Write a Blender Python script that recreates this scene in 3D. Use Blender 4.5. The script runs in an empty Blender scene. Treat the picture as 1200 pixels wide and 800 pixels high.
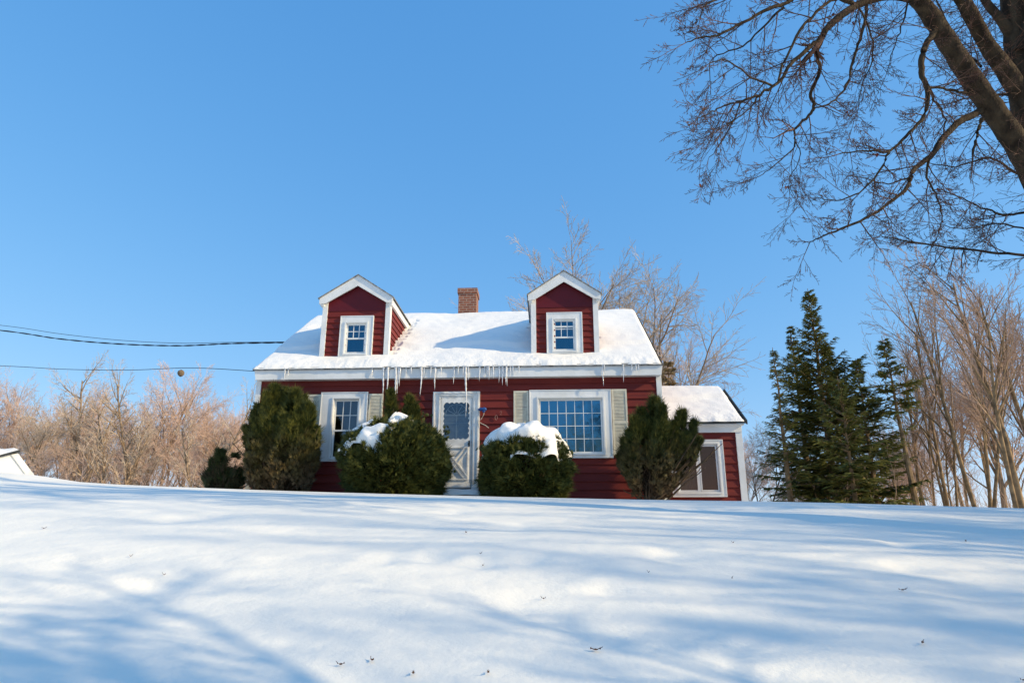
import bpy, math, random
import numpy as np
from mathutils import Vector, noise
R = math.radians
sc = bpy.context.scene
col = sc.collection

# ------------------------------------------------------------------ camera model
F = 800.0; TH = math.atan(240/800); PSI = R(3.0); HY = 15.5
def ray(px, py):
    X = (px-600)/F; Y = -(py-400)/F
    return Vector((X, math.cos(TH)-Y*math.sin(TH), math.sin(TH)+Y*math.cos(TH)))
def P(px, py, depth): return ray(px, py)*depth
def Yat(px, py, y):
    r = ray(px, py); return r*(y/r.y)
U = Vector((math.cos(PSI), -math.sin(PSI), 0)); N = Vector((math.sin(PSI), math.cos(PSI), 0))
HZ = 0.95
def hw(s, d, z): return Vector((0, HY, 0)) + U*s + N*d + Vector((0, 0, z))
def hp(px, py, d):
    r = ray(px, py); t = (d+HY*N.y)/(r.dot(N)); Q = r*t - Vector((0, HY, 0))
    return Q.dot(U), Q.z

# ------------------------------------------------------------------ materials
def mat(name, base=(.5,.5,.5), rough=.7, var=None, scale=5.0, bump=0.0, bscale=40.0, spec=.3, island=False, detail=4, stretch=None, metal=0.0, coord='Object'):
    m = bpy.data.materials.new(name); m.use_nodes = True
    nt = m.node_tree; b = nt.nodes['Principled BSDF']
    b.inputs['Base Color'].default_value = (*base, 1); b.inputs['Roughness'].default_value = rough
    b.inputs['Specular IOR Level'].default_value = spec; b.inputs['Metallic'].default_value = metal
    tc = nt.nodes.new('ShaderNodeTexCoord'); vec = tc.outputs[coord]
    if stretch:
        mp = nt.nodes.new('ShaderNodeMapping'); mp.inputs['Scale'].default_value = stretch
        nt.links.new(vec, mp.inputs['Vector']); vec = mp.outputs['Vector']
    if var is not None:
        mx = nt.nodes.new('ShaderNodeMix'); mx.data_type = 'RGBA'
        mx.inputs['A'].default_value = (*base, 1); mx.inputs['B'].default_value = (*var, 1)
        nz = nt.nodes.new('ShaderNodeTexNoise'); nz.inputs['Scale'].default_value = scale; nz.inputs['Detail'].default_value = detail
        nt.links.new(vec, nz.inputs['Vector'])
        rm = nt.nodes.new('ShaderNodeMapRange'); rm.inputs['From Min'].default_value = .35; rm.inputs['From Max'].default_value = .65
        nt.links.new(nz.outputs['Fac'], rm.inputs['Value'])
        src = rm.outputs['Result']
        if island:
            g = nt.nodes.new('ShaderNodeNewGeometry'); ad = nt.nodes.new('ShaderNodeMath'); ad.operation = 'MULTIPLY_ADD'
            nt.links.new(g.outputs['Random Per Island'], ad.inputs[0]); ad.inputs[1].default_value = .6
            ml = nt.nodes.new('ShaderNodeMath'); ml.operation = 'MULTIPLY'; ml.inputs[1].default_value = .5
            nt.links.new(src, ml.inputs[0]); nt.links.new(ml.outputs[0], ad.inputs[2]); src = ad.outputs[0]
        nt.links.new(src, mx.inputs['Factor']); nt.links.new(mx.outputs['Result'], b.inputs['Base Color'])
    if bump:
        nz2 = nt.nodes.new('ShaderNodeTexNoise'); nz2.inputs['Scale'].default_value = bscale; nz2.inputs['Detail'].default_value = 5
        nt.links.new(vec, nz2.inputs['Vector'])
        bp = nt.nodes.new('ShaderNodeBump'); bp.inputs['Strength'].default_value = bump; bp.inputs['Distance'].default_value = .02
        nt.links.new(nz2.outputs['Fac'], bp.inputs['Height']); nt.links.new(bp.outputs['Normal'], b.inputs['Normal'])
    return m
M = {}
M['red'] = mat('red_siding', (.200,.026,.017), .6, (.125,.015,.013), 2.2, .25, 30, .25, island=True, stretch=(.6,.6,5))
M['redsm'] = mat('red_gable_panel', (.115,.008,.014), .5, (.09,.007,.012), 2, .1, 20, .25)
M['white'] = mat('white_trim', (.82,.82,.80), .5, (.72,.72,.69), 3, .15, 25, .3)
M['whiteold'] = mat('white_door_paint', (.85,.84,.80), .5, (.68,.66,.61), 6, .2, 25, .3)
M['cream'] = mat('shutter_paint', (.74,.70,.56), .6, (.60,.56,.45), 8, .1, 30, .2)
M['shingle'] = mat('asphalt_shingle', (.035,.033,.032), .9, (.07,.065,.06), 9, .6, 40, .2)
M['drip'] = mat('dark_drip_edge', (.03,.035,.035), .5, spec=.3)
M['gutter'] = mat('weathered_gutter_edge', (.34,.34,.33), .6, (.12,.11,.10), 14, .2, 40)
M['snow'] = mat('roof_snow', (.97,.93,.86), .55, (.95,.92,.86), 3, .6, 28, .35)
M['ice'] = None
M['bark'] = mat('dark_bark', (.030,.021,.014), .9, (.085,.060,.036), 9, 1.0, 34, .15, stretch=(1,1,.45))
M['twig'] = mat('big_tree_twigs', (.055,.032,.024), .8, (.16,.085,.058), 6, 0, 20, .2)
M['bark2'] = mat('pale_bark', (.34,.24,.155), .9, (.17,.12,.08), 5, .6, 20, .15)
M['twig2'] = mat('pinkish_twigs', (.66,.47,.37), .85, (.55,.39,.29), 2, 0, 20, .1)
M['twig3'] = mat('grey_tan_twigs', (.56,.45,.34), .85, (.36,.28,.22), 2, 0, 20, .1)
M['bark3'] = mat('grey_brown_bark', (.34,.235,.13), .9, (.14,.10,.06), 4, .6, 20, .15)
M['twig4'] = mat('brown_twigs', (.46,.32,.235), .85, (.34,.23,.16), 2, 0, 20, .1)
M['spruce'] = mat('spruce_needles', (.042,.072,.026), .7, (.27,.25,.055), .55, 0, 20, .25, island=True)
M['deadneedle'] = mat('tan_needles', (.26,.18,.08), .8, (.40,.30,.15), 2, 0, 20, .2, island=True)
M['leafdead'] = mat('dead_leaf', (.10,.045,.022), .7, (.17,.08,.04), 30, 0, 20, .2)
M['leafred'] = mat('red_dry_leaf', (.26,.05,.03), .7, (.16,.045,.03), 3, 0, 20, .2, island=True)
M['dark'] = mat('dark_interior', (.02,.02,.022), .9)
M['wallin'] = mat('room_wall', (.07,.065,.06), .9)
M['curtain'] = mat('curtain', (.42,.40,.40), .9, (.33,.31,.31), 14, .3, 12, stretch=(6,1,.3))
M['cable'] = mat('black_cable', (.012,.014,.02), .5)
M['blue'] = mat('blue_enamel', (.015,.07,.25), .4)
M['cord'] = mat('pale_cord', (.55,.50,.42), .7)
M['numer'] = mat('faded_numeral', (.34,.20,.17), .7)
M['metal'] = mat('dark_handle', (.03,.03,.03), .35, metal=.8)
M['nest'] = mat('papery_nest', (.22,.16,.10), .9, (.12,.085,.05), 9, .6, 14)
M['stone'] = mat('concrete_step', (.35,.34,.32), .9, (.25,.24,.23), 6, .4, 30)
M['fabric'] = mat('white_shelter_panel', (.82,.82,.78), .6, (.76,.76,.73), 2)

def foliage_mat(name, c1, c2, brown, z0, z1):
    """green sprays turning to bare brown twigs near the ground"""
    m = mat(name, c1, .65, c2, 3.5, 0, 20, .25, island=True)
    nt = m.node_tree; b = nt.nodes['Principled BSDF']
    old = b.inputs['Base Color'].links[0].from_socket
    tc = nt.nodes.new('ShaderNodeTexCoord'); sp = nt.nodes.new('ShaderNodeSeparateXYZ'); nt.links.new(tc.outputs['Object'], sp.inputs[0])
    nz = nt.nodes.new('ShaderNodeTexNoise'); nz.inputs['Scale'].default_value = 4; nt.links.new(tc.outputs['Object'], nz.inputs['Vector'])
    ad = nt.nodes.new('ShaderNodeMath'); ad.operation = 'MULTIPLY_ADD'; ad.inputs[1].default_value = 1.2
    nt.links.new(nz.outputs['Fac'], ad.inputs[0]); nt.links.new(sp.outputs['Z'], ad.inputs[2])
    mr = nt.nodes.new('ShaderNodeMapRange'); mr.inputs['From Min'].default_value = z0+.6; mr.inputs['From Max'].default_value = z1+.6
    mr.inputs['To Min'].default_value = 1; mr.inputs['To Max'].default_value = 0
    nt.links.new(ad.outputs[0], mr.inputs['Value'])
    mx = nt.nodes.new('ShaderNodeMix'); mx.data_type = 'RGBA'; mx.inputs['B'].default_value = (*brown, 1)
    nt.links.new(old, mx.inputs['A']); nt.links.new(mr.outputs['Result'], mx.inputs['Factor']); nt.links.new(mx.outputs['Result'], b.inputs['Base Color'])
    return m
M['arbor'] = foliage_mat('arborvitae_sprays', (.016,.032,.008), (.105,.105,.018), (.10,.066,.034), .2, 1.5)
M['yew'] = foliage_mat('yew_needles', (.018,.036,.010), (.095,.098,.018), (.05,.04,.02), -.5, .1)
M['juniper'] = foliage_mat('juniper_needles', (.018,.035,.014), (.055,.07,.02), (.10,.06,.03), -.2, .4)
M['stem'] = mat('brown_stems', (.10,.065,.04), .9, (.05,.035,.02), 6)

def glass_mat(name, tint, refl):
    m = bpy.data.materials.new(name); m.use_nodes = True; nt = m.node_tree; nt.nodes.clear()
    out = nt.nodes.new('ShaderNodeOutputMaterial'); mix = nt.nodes.new('ShaderNodeMixShader')
    tr = nt.nodes.new('ShaderNodeBsdfTransparent'); tr.inputs[0].default_value = (.75,.8,.82,1)
    gl = nt.nodes.new('ShaderNodeBsdfGlossy'); gl.inputs['Roughness'].default_value = .03; gl.inputs['Color'].default_value = (*tint, 1)
    nz = nt.nodes.new('ShaderNodeTexNoise'); nz.inputs['Scale'].default_value = 2.5
    tc = nt.nodes.new('ShaderNodeTexCoord'); nt.links.new(tc.outputs['Object'], nz.inputs['Vector'])
    bp = nt.nodes.new('ShaderNodeBump'); bp.inputs['Strength'].default_value = .12; bp.inputs['Distance'].default_value = .02
    nt.links.new(nz.outputs['Fac'], bp.inputs['Height']); nt.links.new(bp.outputs['Normal'], gl.inputs['Normal'])
    mix.inputs[0].default_value = refl
    nt.links.new(tr.outputs[0], mix.inputs[1]); nt.links.new(gl.outputs[0], mix.inputs[2]); nt.links.new(mix.outputs[0], out.inputs[0])
    return m
M['glassblue'] = glass_mat('blue_reflecting_glass', (.13,.36,.52), .50)
M['glass'] = glass_mat('window_glass', (.34,.38,.44), .18)
M['glassdorm'] = glass_mat('dormer_glass', (.08,.26,.38), .42)
M['glassdark'] = glass_mat('brown_reflecting_glass', (.26,.13,.09), .30)
def ice_mat():
    m = bpy.data.materials.new('icicle_ice'); m.use_nodes = True; b = m.node_tree.nodes['Principled BSDF']
    nt = m.node_tree
    b.inputs['Base Color'].default_value = (.92,.94,.97,1); b.inputs['Roughness'].default_value = .08; b.inputs['IOR'].default_value = 1.31
    b.inputs['Transmission Weight'].default_value = .25; b.inputs['Subsurface Weight'].default_value = .3; b.inputs['Subsurface Radius'].default_value = (.02,.02,.02)
    nz = nt.nodes.new('ShaderNodeTexNoise'); nz.inputs['Scale'].default_value = 30
    bp = nt.nodes.new('ShaderNodeBump'); bp.inputs['Strength'].default_value = .5; bp.inputs['Distance'].default_value = .01
    nt.links.new(nz.outputs['Fac'], bp.inputs['Height']); nt.links.new(bp.outputs['Normal'], b.inputs['Normal'])
    return m
M['ice'] = ice_mat()
def brick_mat():
    m = bpy.data.materials.new('chimney_brick'); m.use_nodes = True; nt = m.node_tree; b = nt.nodes['Principled BSDF']
    b.inputs['Roughness'].default_value = .85
    tc = nt.nodes.new('ShaderNodeTexCoord'); sp = nt.nodes.new('ShaderNodeSeparateXYZ'); nt.links.new(tc.outputs['Object'], sp.inputs[0])
    ad = nt.nodes.new('ShaderNodeMath'); nt.links.new(sp.outputs[0], ad.inputs[0]); nt.links.new(sp.outputs[1], ad.inputs[1])
    cb = nt.nodes.new('ShaderNodeCombineXYZ'); nt.links.new(ad.outputs[0], cb.inputs[0]); nt.links.new(sp.outputs[2], cb.inputs[1])
    br = nt.nodes.new('ShaderNodeTexBrick'); br.inputs['Scale'].default_value = 1; br.inputs['Brick Width'].default_value = .21; br.inputs['Row Height'].default_value = .075
    br.inputs['Mortar Size'].default_value = .009; br.inputs['Color1'].default_value = (.30,.105,.055,1); br.inputs['Color2'].default_value = (.19,.065,.038,1)
    br.inputs['Mortar'].default_value = (.38,.30,.24,1); br.inputs['Mortar Smooth'].default_value = .3
    nt.links.new(cb.outputs[0], br.inputs['Vector']); nt.links.new(br.outputs['Color'], b.inputs['Base Color'])
    bp = nt.nodes.new('ShaderNodeBump'); bp.inputs['Strength'].default_value = .6; bp.inputs['Distance'].default_value = .01; bp.invert = True
    nt.links.new(br.outputs['Fac'], bp.inputs['Height']); nt.links.new(bp.outputs['Normal'], b.inputs['Normal'])
    return m
M['brick'] = brick_mat()
def ground_mat():
    m = bpy.data.materials.new('ground_snow'); m.use_nodes = True; nt = m.node_tree; b = nt.nodes['Principled BSDF']
    b.inputs['Base Color'].default_value = (.98,.925,.81,1); b.inputs['Roughness'].default_value = .6; b.inputs['Specular IOR Level'].default_value = .3
    g = nt.nodes.new('ShaderNodeNewGeometry')
    prev = None
    for scale, st, dist, det in ((1.1, .35, .10, 2), (5, .40, .035, 4), (38, .30, .008, 5), (200, .4, .002, 3)):
        nz = nt.nodes.new('ShaderNodeTexNoise'); nz.inputs['Scale'].default_value = scale; nz.inputs['Detail'].default_value = det
        nt.links.new(g.outputs['Position'], nz.inputs['Vector'])
        bp = nt.nodes.new('ShaderNodeBump'); bp.inputs['Strength'].default_value = st; bp.inputs['Distance'].default_value = dist
        nt.links.new(nz.outputs['Fac'], bp.inputs['Height'])
        if prev: nt.links.new(prev.outputs['Normal'], bp.inputs['Normal'])
        prev = bp
    nt.links.new(prev.outputs['Normal'], b.inputs['Normal'])
    return m
M['ground'] = ground_mat()

# ------------------------------------------------------------------ mesh helpers
class MB:
    def __init__(s): s.v = []; s.f = []
    def quad(s, a, b, c, d):
        n = len(s.v); s.v += [a, b, c, d]; s.f.append((n, n+1, n+2, n+3))
    def box(s, x0, x1, y0, y1, z0, z1):
        n = len(s.v)
        s.v += [(x0,y0,z0),(x1,y0,z0),(x1,y1,z0),(x0,y1,z0),(x0,y0,z1),(x1,y0,z1),(x1,y1,z1),(x0,y1,z1)]
        s.f += [(n,n+3,n+2,n+1),(n+4,n+5,n+6,n+7),(n,n+1,n+5,n+4),(n+1,n+2,n+6,n+5),(n+2,n+3,n+7,n+6),(n+3,n,n+4,n+7)]
        return s
    def prism(s, poly, axis, a, b):
        """poly: list of 2D points; axis 'x' -> poly in (y,z); 'y' -> poly in (x,z)"""
        n = len(s.v); k = len(poly)
        for t in (a, b):
            for p in poly: s.v.append((t, p[0], p[1]) if axis == 'x' else (p[0], t, p[1]))
        s.f.append(tuple(range(n, n+k))); s.f.append(tuple(range(n+2*k-1, n+k-1, -1)))
        for i in range(k):
            j = (i+1) % k; s.f.append((n+i, n+k+i, n+k+j, n+j))
        return s
    def tube(s, pts, rad, k=4, cap=True):
        n0 = len(s.v); m = len(pts)
        for i in range(m):
            a = pts[max(i-1, 0)]; b = pts[min(i+1, m-1)]
            t = (b-a); 
            if t.length < 1e-9: t = Vector((0,0,1))
            t.normalize()
            q = Vector((0,0,1)) if abs(t.z) < .9 else Vector((1,0,0))
            e = t.cross(q).normalized(); w = t.cross(e)
            r = rad[i]
            for j in range(k):
                an = 2*math.pi*j/k
                s.v.append(tuple(pts[i] + e*(r*math.cos(an)) + w*(r*math.sin(an))))
        for i in range(m-1):
            for j in range(k):
                jj = (j+1) % k; a = n0+i*k
                s.f.append((a+j, a+jj, a+k+jj, a+k+j))
        if cap:
            s.f.append(tuple(range(n0, n0+k))); s.f.append(tuple(range(n0+(m-1)*k, n0+m*k)))
        return s
    def build(s, name, m, parent=None, smooth=False, bevel=0, loc=None, fix=True):
        me = bpy.data.meshes.new(name); me.from_pydata(s.v, [], s.f); me.materials.append(m)
        if fix:
            import bmesh
            bm = bmesh.new(); bm.from_mesh(me); bmesh.ops.recalc_face_normals(bm, faces=bm.faces); bm.to_mesh(me); bm.free()
        if smooth: me.shade_smooth()
        o = bpy.data.objects.new(name, me); col.objects.link(o)
        if parent: o.parent = parent
        if loc is not None: o.location = loc
        if bevel:
            b = o.modifiers.new('Bevel', 'BEVEL'); b.width = bevel; b.segments = 2; b.limit_method = 'ANGLE'
        return o
def tag(o, label=None, cat=None, group=None, kind=None):
    if label: o['label'] = label
    if cat: o['category'] = cat
    if group: o['group'] = group
    if kind: o['kind'] = kind
    return o
def empty(name, loc, rz=0):
    o = bpy.data.objects.new(name, None); col.objects.link(o); o.location = loc; o.rotation_euler = (0,0,rz); o.empty_display_size = .3
    return o

# ------------------------------------------------------------------ ground
CX = np.array([-60,-20,-13,-9.6,-8.5,-7.4,-6.4,-3.2,0,4.4,9.5,20,60.])
CZ = np.array([1.75,1.7,1.52,1.33,1.165,1.09,1.045,.955,.863,.785,.65,.45,.2])
def vnoise(x, y, sc_, seed):
    rs = np.random.RandomState(seed); out = np.zeros_like(x)
    for i in range(7):
        a = rs.uniform(0, 2*math.pi); k = sc_*rs.uniform(.6, 1.6); ph = rs.uniform(0, 6.28)
        out += np.sin((x*math.cos(a)+y*math.sin(a))*k+ph)
    return out/7
rd_ = random.Random(8)
DENTS = [(2.1+.42*i+rd_.uniform(-.08,.08), 9.3+.16*i+rd_.uniform(-.1,.1), .13) for i in range(9)] + [(-1.0+.38*i, 5.6+.10*math.sin(i*2.2), .13) for i in range(4)] + [(rd_.uniform(-4,4), rd_.uniform(4.2,9), rd_.uniform(.12,.3)) for i in range(14)]
def gz(x, y):
    x = np.asarray(x, float); y = np.asarray(y, float)
    c = np.interp(x, CX, CZ)
    c = c + .0*x
    yc = np.clip(y, -3.0, 13.0)
    base = -1.5 + .298*yc - .00885*yc**2
    k = base - .863                       # 0 at crest
    w = np.clip(yc/13, 0, 1)
    z = k + .863 + (c-.863)*(.35+.65*w)
    # past the crest nearly level
    yy = np.clip(y-13, 0, None)
    z = z + .068*yy*np.exp(-yy/1.2) 
    near_ = np.clip((13.5-y)/6, .15, 1)
    z = z + .05*vnoise(x, y, .9, 1)*np.clip(near_, .5, 1) + .035*vnoise(x, y, 2.3, 2)*near_ + .008*vnoise(x, y, 7, 8)*near_
    for (dx_, dy_, dr_) in DENTS:
        z = z - .045*np.exp(-((x-dx_)**2+(y-dy_)**2)/dr_**2) + .018*np.exp(-((x-dx_+.1)**2+(y-dy_-.15)**2)/dr_**2)
    far = np.clip((y-22)/40, 0, 1)
    z = z*(1-far) + far*(1.1+.25*vnoise(x, y, .06, 5))
    return z
def gzf(x, y): return float(gz(x, y))
def axis(lo, hi, step, far):
    a = list(np.arange(lo, hi+1e-6, step)); s = step; v = hi
    while v < far: s *= 1.22; v += s; a.append(v)
    s = step; v = lo; pre = []
    while v > -far: s *= 1.22; v -= s; pre.append(v)
    return np.array(pre[::-1]+a)
xs = axis(-12, 12, .09, 900); ys = axis(2, 14, .08, 900)
GX, GY = np.meshgrid(xs, ys); GZ = gz(GX, GY)
nx, ny = len(xs), len(ys)
verts = np.stack([GX.ravel(), GY.ravel(), GZ.ravel()], 1)
idx = np.arange(nx*ny).reshape(ny, nx)
faces = np.stack([idx[:-1,:-1].ravel(), idx[:-1,1:].ravel(), idx[1:,1:].ravel(), idx[1:,:-1].ravel()], 1)
me = bpy.data.meshes.new('snow_ground'); me.from_pydata(verts.tolist(), [], faces.tolist()); me.materials.append(M['ground']); me.shade_smooth()
go = bpy.data.objects.new('snow_ground', me); col.objects.link(go); go['kind'] = 'structure'

# ------------------------------------------------------------------ HOUSE
house = empty('house', (0, HY, HZ), -PSI)
tag(house, 'red clapboard cape house with two dormers and snowy roof on top of the hill', 'house')
def Z(z): return z-HZ
SL = .66
def roofz(d): return 4.0 + (d+.2)*SL

def clap(mb, s0, s1, z0, z1, holes, row, d, proud=.030):
    """lapped boards on the plane y=d, cut around rectangular holes (s0,s1,z0,z1)"""
    n = int(math.ceil((z1-z0)/row))
    for i in range(n):
        a = z1-(i+1)*row; b = z1-i*row
        a = max(a, z0-.0)
        zs = sorted({a, b} | {h[2] for h in holes if a < h[2] < b} | {h[3] for h in holes if a < h[3] < b})
        for q in range(len(zs)-1):
            za, zb = zs[q], zs[q+1]; mid = (za+zb)/2
            iv = [(s0, s1)]
            for h in holes:
                if h[2] < mid < h[3]:
                    nv = []
                    for (p0, p1) in iv:
                        if h[1] <= p0 or h[0] >= p1: nv.append((p0, p1)); continue
                        if h[0] > p0: nv.append((p0, h[0]))
                        if h[1] < p1: nv.append((h[1], p1))
                    iv = nv
            fa = (za-(b-row))/row; fb = (zb-(b-row))/row
            pa = proud*(1-fa)+.006; pb = proud*(1-fb)+.006
            for (p0, p1) in iv:
                if p1-p0 < .01: continue
                mb.prism([(d-pa, Z(za)), (d-pb, Z(zb)), (d+.05, Z(zb)), (d+.05, Z(za))], 'x', p0, p1)

WL = (-4.14,-3.56,1.93,3.28)      # left window opening
WP = (.62,2.06,2.0,3.24)          # picture window opening
DR = (-1.68,-.88,1.2,3.34)        # door opening
mb = MB()
clap(mb, -6.02, 3.40, .75, 3.80, [WL, WP, DR], .186, 0)
wall = mb.build('wall', M['red'], house, fix=True)
tag(wall, 'dark red lapped siding')
mb = MB()     # the gable ends and the back of the house
for s in (-6.02, 3.28):
    mb.prism([(.05,Z(.75)),(7.0,Z(.75)),(7.0,Z(4.0)),(3.5,Z(6.28)),(.05,Z(3.98))], 'x', s, s+.12)
mb.box(-5.9, 3.28, 6.9, 7.0, Z(.75), Z(3.98))
mb.build('wall', M['red'], house)
mb = MB(); mb.box(-5.9, 3.28, .9, .95, Z(.8), Z(3.8)); mb.box(-5.88, 3.26, .06, .9, Z(.95), Z(1.0)); mb.box(-5.88,3.26,.06,.9,Z(3.6),Z(3.64))
mb.build('interior_wall', M['wallin'], house)
mb = MB()
for s0, s1 in ((-6.06, -5.94), (3.32, 3.44)):
    mb = MB(); mb.box(s0, s1, -.045, .06, Z(.7), Z(3.80)); mb.build('corner_board', M['white'], house, bevel=.004)
# frieze / fascia with returned ends
mb = MB()
mb.prism([(-6.08,Z(3.985)),(3.46,Z(3.985)),(3.42,Z(3.74)),(-6.02,Z(3.74))], 'y', -.20, -.165)
mb.box(-6.0, 3.42, -.165, -.0, Z(3.745), Z(3.77))
mb.build('fascia', M['white'], house, bevel=.004)
mb = MB(); mb.box(-6.10, 3.48, -.240, -.203, Z(3.965), Z(4.02)); mb.build('drip_edge', M['gutter'], house)

# main roof
mb = MB()
t = .10
mb.prism([(-.2,Z(4.0)),(3.5,Z(roofz(3.5))),(7.2,Z(4.0)),(7.2,Z(4.0)-t),(3.5,Z(roofz(3.5))-t-.02),(-.2,Z(4.0)-.015)], 'x', -6.09, 3.475)
roof = mb.build('roof', M['shingle'], house)
tag(roof, 'dark shingle roof under a snow blanket')
# roof snow: displaced sheet following the front slope with a thick lower lip
def snow_sheet(name, s0, s1, d0, d1, zf, thick, parent, seed, ns, nd, lip=.06, edge=.35, holes=None, label=None):
    v = []; f = []
    for j in range(nd+1):
        for i in range(ns+1):
            a = i/ns; b = j/nd
            d = d0+(d1-d0)*b; s = s0+(s1-s0)*a
            n1 = noise.noise(Vector((s*.8+seed, d*1.1, 0))); n2 = noise.noise(Vector((s*4+seed, d*5, 3))); n3 = noise.noise(Vector((s*13+seed, d*13, 7)))
            h = thick*(1+.5*n1) + .020*n2*(.6+.4*max(0, 1-(d-d0)/.6)) + .018*n3*max(0.10, 1-(d-d0)/.5)
            step = .07*max(0, min(1, ((d-d0)-(1.0+.3*n1))/.18))
            h += step
            e = min(1, min(a, 1-a)*(s1-s0)/.10, b*(d1-d0)/.07+.0 if b > 0 else 0)
            if holes:
                for (hs, hd, hr) in holes:
                    q = math.hypot((s-hs), (d-hd)*1.6)/hr + .3*n3
                    if q < 1: h -= (1-q)*(h+.03)
            h = max(h, -.03) if holes else h
            h *= math.sqrt(max(e, 0))
            dd = d - (.03+.03*n2 if j <= 1 else 0)
            v.append((s, dd, Z(zf(d)+h+.004)))
    for j in range(nd):
        for i in range(ns):
            p = j*(ns+1)+i; f.append((p, p+1, p+ns+2, p+ns+1))
    m = MB(); m.v = v; m.f = f
    return m.build(name, M['snow'], parent, smooth=True, fix=False)
sn = snow_sheet('roof_snow', -6.085, 3.43, -.225, 3.5, roofz, .10, house, 3.1, 420, 120,
    holes=[(-5.6,2.4,.22),(.42,2.0,.12),(2.10,1.2,.10)]+[(-3.0+.03*i/8,.45+.26*i,.17) for i in range(10)])
sn['label'] = 'thick white snow blanket on the main roof'
# back slope snow
def roofzb(d): return 4.0+(7.2-d)*SL
snow_sheet('roof_snow', -6.085, 3.43, 7.2, 3.5, roofzb, .10, house, 9.1, 120, 40)

# chimney
mb = MB(); mb.box(-1.80,-1.26, 3.65,4.25, Z(6.0), Z(7.36)); mb.box(-1.83,-1.23,3.62,4.28,Z(7.28),Z(7.44))
ch = mb.build('chimney', M['brick'], house)
mb = MB(); mb.box(-1.86,-1.20,3.6,4.3,Z(6.3),Z(6.53)); mb.build('flashing', M['gutter'], ch)
mb = MB(); mb.box(-1.68,-1.38,3.78,4.12,Z(7.445),Z(7.49)); mb.build('flue', M['stone'], ch)

# window builder --------------------------------------------------
def ring(mb, s0, s1, z0, z1, w, y0, y1, wt=None, wb=None):
    wt = w if wt is None else wt; wb = w if wb is None else wb
    mb.box(s0, s0+w, y0, y1, Z(z0), Z(z1)); mb.box(s1-w, s1, y0, y1, Z(z0), Z(z1))
    mb.box(s0+w, s1-w, y0, y1, Z(z1-wt), Z(z1)); mb.box(s0+w, s1-w, y0, y1, Z(z0), Z(z0+wb))
def window(outer, inner, d, deep=.07, label=None, rails=(), glass='glass', cols=3, rows_up=2, grid=None, curtain=None, mun=.016):
    s0,s1,z0,z1 = outer; a0,a1,b0,b1 = inner
    mb = MB()       # casing: outer flat board ring + inner stepped moulding
    mb.box(s0, a0, d-deep, d-.0, Z(z0), Z(z1)); mb.box(a1, s1, d-deep, d-.0, Z(z0), Z(z1))
    mb.box(a0, a1, d-deep, d, Z(b1), Z(z1)); mb.box(a0, a1, d-deep, d, Z(z0), Z(b0))
    m2 = .035
    ring(mb, a0-m2*1.4, a1+m2*1.4, b0-m2*1.4, b1+m2*1.4, m2, d-deep-.022, d-deep-.001)
    ring(mb, s0, s1, z0, z1, .022, d-deep-.012, d-deep-.0015)
    ring(mb, a0, a1, b0, b1, .012, d-.001, d+.07)
    w = mb.build('window', M['white'], house, bevel=.003)
    if label: w['label'] = label
    mb = MB(); fw = .035
    y0 = d-.028; y1 = d-.004
    ring(mb, a0+.002, a1-.002, b0+.002, b1-.002, fw, y0, y1)
    for r_ in rails: mb.box(a0+fw, a1-fw, y0-.006, y1, Z(r_-.018), Z(r_+.018))
    if grid:
        for (zlo, zhi, c, r) in grid:
            for i in range(1, c):
                x = a0+fw+(a1-a0-2*fw)*i/c; mb.box(x-mun/2, x+mun/2, y0+.006, y1-.003, Z(zlo), Z(zhi))
            for j in range(1, r):
                zz = zlo+(zhi-zlo)*j/r; mb.box(a0+fw, a1-fw, y0+.007, y1-.004, Z(zz-mun/2), Z(zz+mun/2))
    mb.build('sash', M['white'], w)
    mb = MB(); mb.box(a0+.01, a1-.01, d-.010, d-.007, Z(b0+.01), Z(b1-.01)); mb.build('pane', M[glass], w)
    if curtain:
        for (c0, c1, q0, q1, dd) in curtain:
            n = 30; mb = MB(); pts = []
            for i in range(n+1):
                x = c0+(c1-c0)*i/n; pts.append((x, d+dd+.012*math.sin(i*1.7)))
            for i in range(n):
                mb.quad((pts[i][0],pts[i][1],Z(q0)),(pts[i+1][0],pts[i+1][1],Z(q0)),(pts[i+1][0],pts[i+1][1],Z(q1)),(pts[i][0],pts[i][1],Z(q1)))
            mb.build('curtain', M['curtain'], w, fix=False)
    return w
window((-4.46,-3.35,1.85,3.45), WL, 0, .09, 'double hung window left of the door', rails=(2.56,), grid=[(2.58,3.245,3,2)], glass='glass')
window((.40,2.27,1.89,3.45), WP, 0, .08, 'wide picture window with twenty-eight small panes', grid=[(2.035,3.205,7,4)], glass='glassblue', mun=.014)
# shutters
def shutter(s0, s1, z0, z1):
    mb = MB(); y0, y1 = -.062, -.034
    ring(mb, s0, s1, z0, z1, .04, y0, y1, .05, .06)
    zm = z0+(z1-z0)*.49; mb.box(s0+.04, s1-.04, y0, y1, Z(zm-.03), Z(zm+.03))
    sh = mb.build('shutter', M['cream'], house, bevel=.002)
    mb = MB(); p = .032
    for (a, b) in ((z0+.06, zm-.03), (zm+.03, z1-.05)):
        n = int((b-a)/p)
        for i in range(n):
            z = a+(i+.1)*(b-a)/n
            mb.prism([(-.058,Z(z)),(-.052,Z(z)),(-.036,Z(z+p*.9)),(-.042,Z(z+p*.9))], 'x', s0+.041, s1-.041)
    mb.box(s0+.041, s1-.041, -.034, -.0335, Z(z0+.05), Z(z1-.05))
    mb.build('slats', M['cream'], sh)
shutter(-4.80,-4.475,1.88,3.41); shutter(-3.335,-3.0,1.88,3.41); shutter(.04,.385,1.92,3.44); shutter(2.285,2.63,1.95,3.455)

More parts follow.
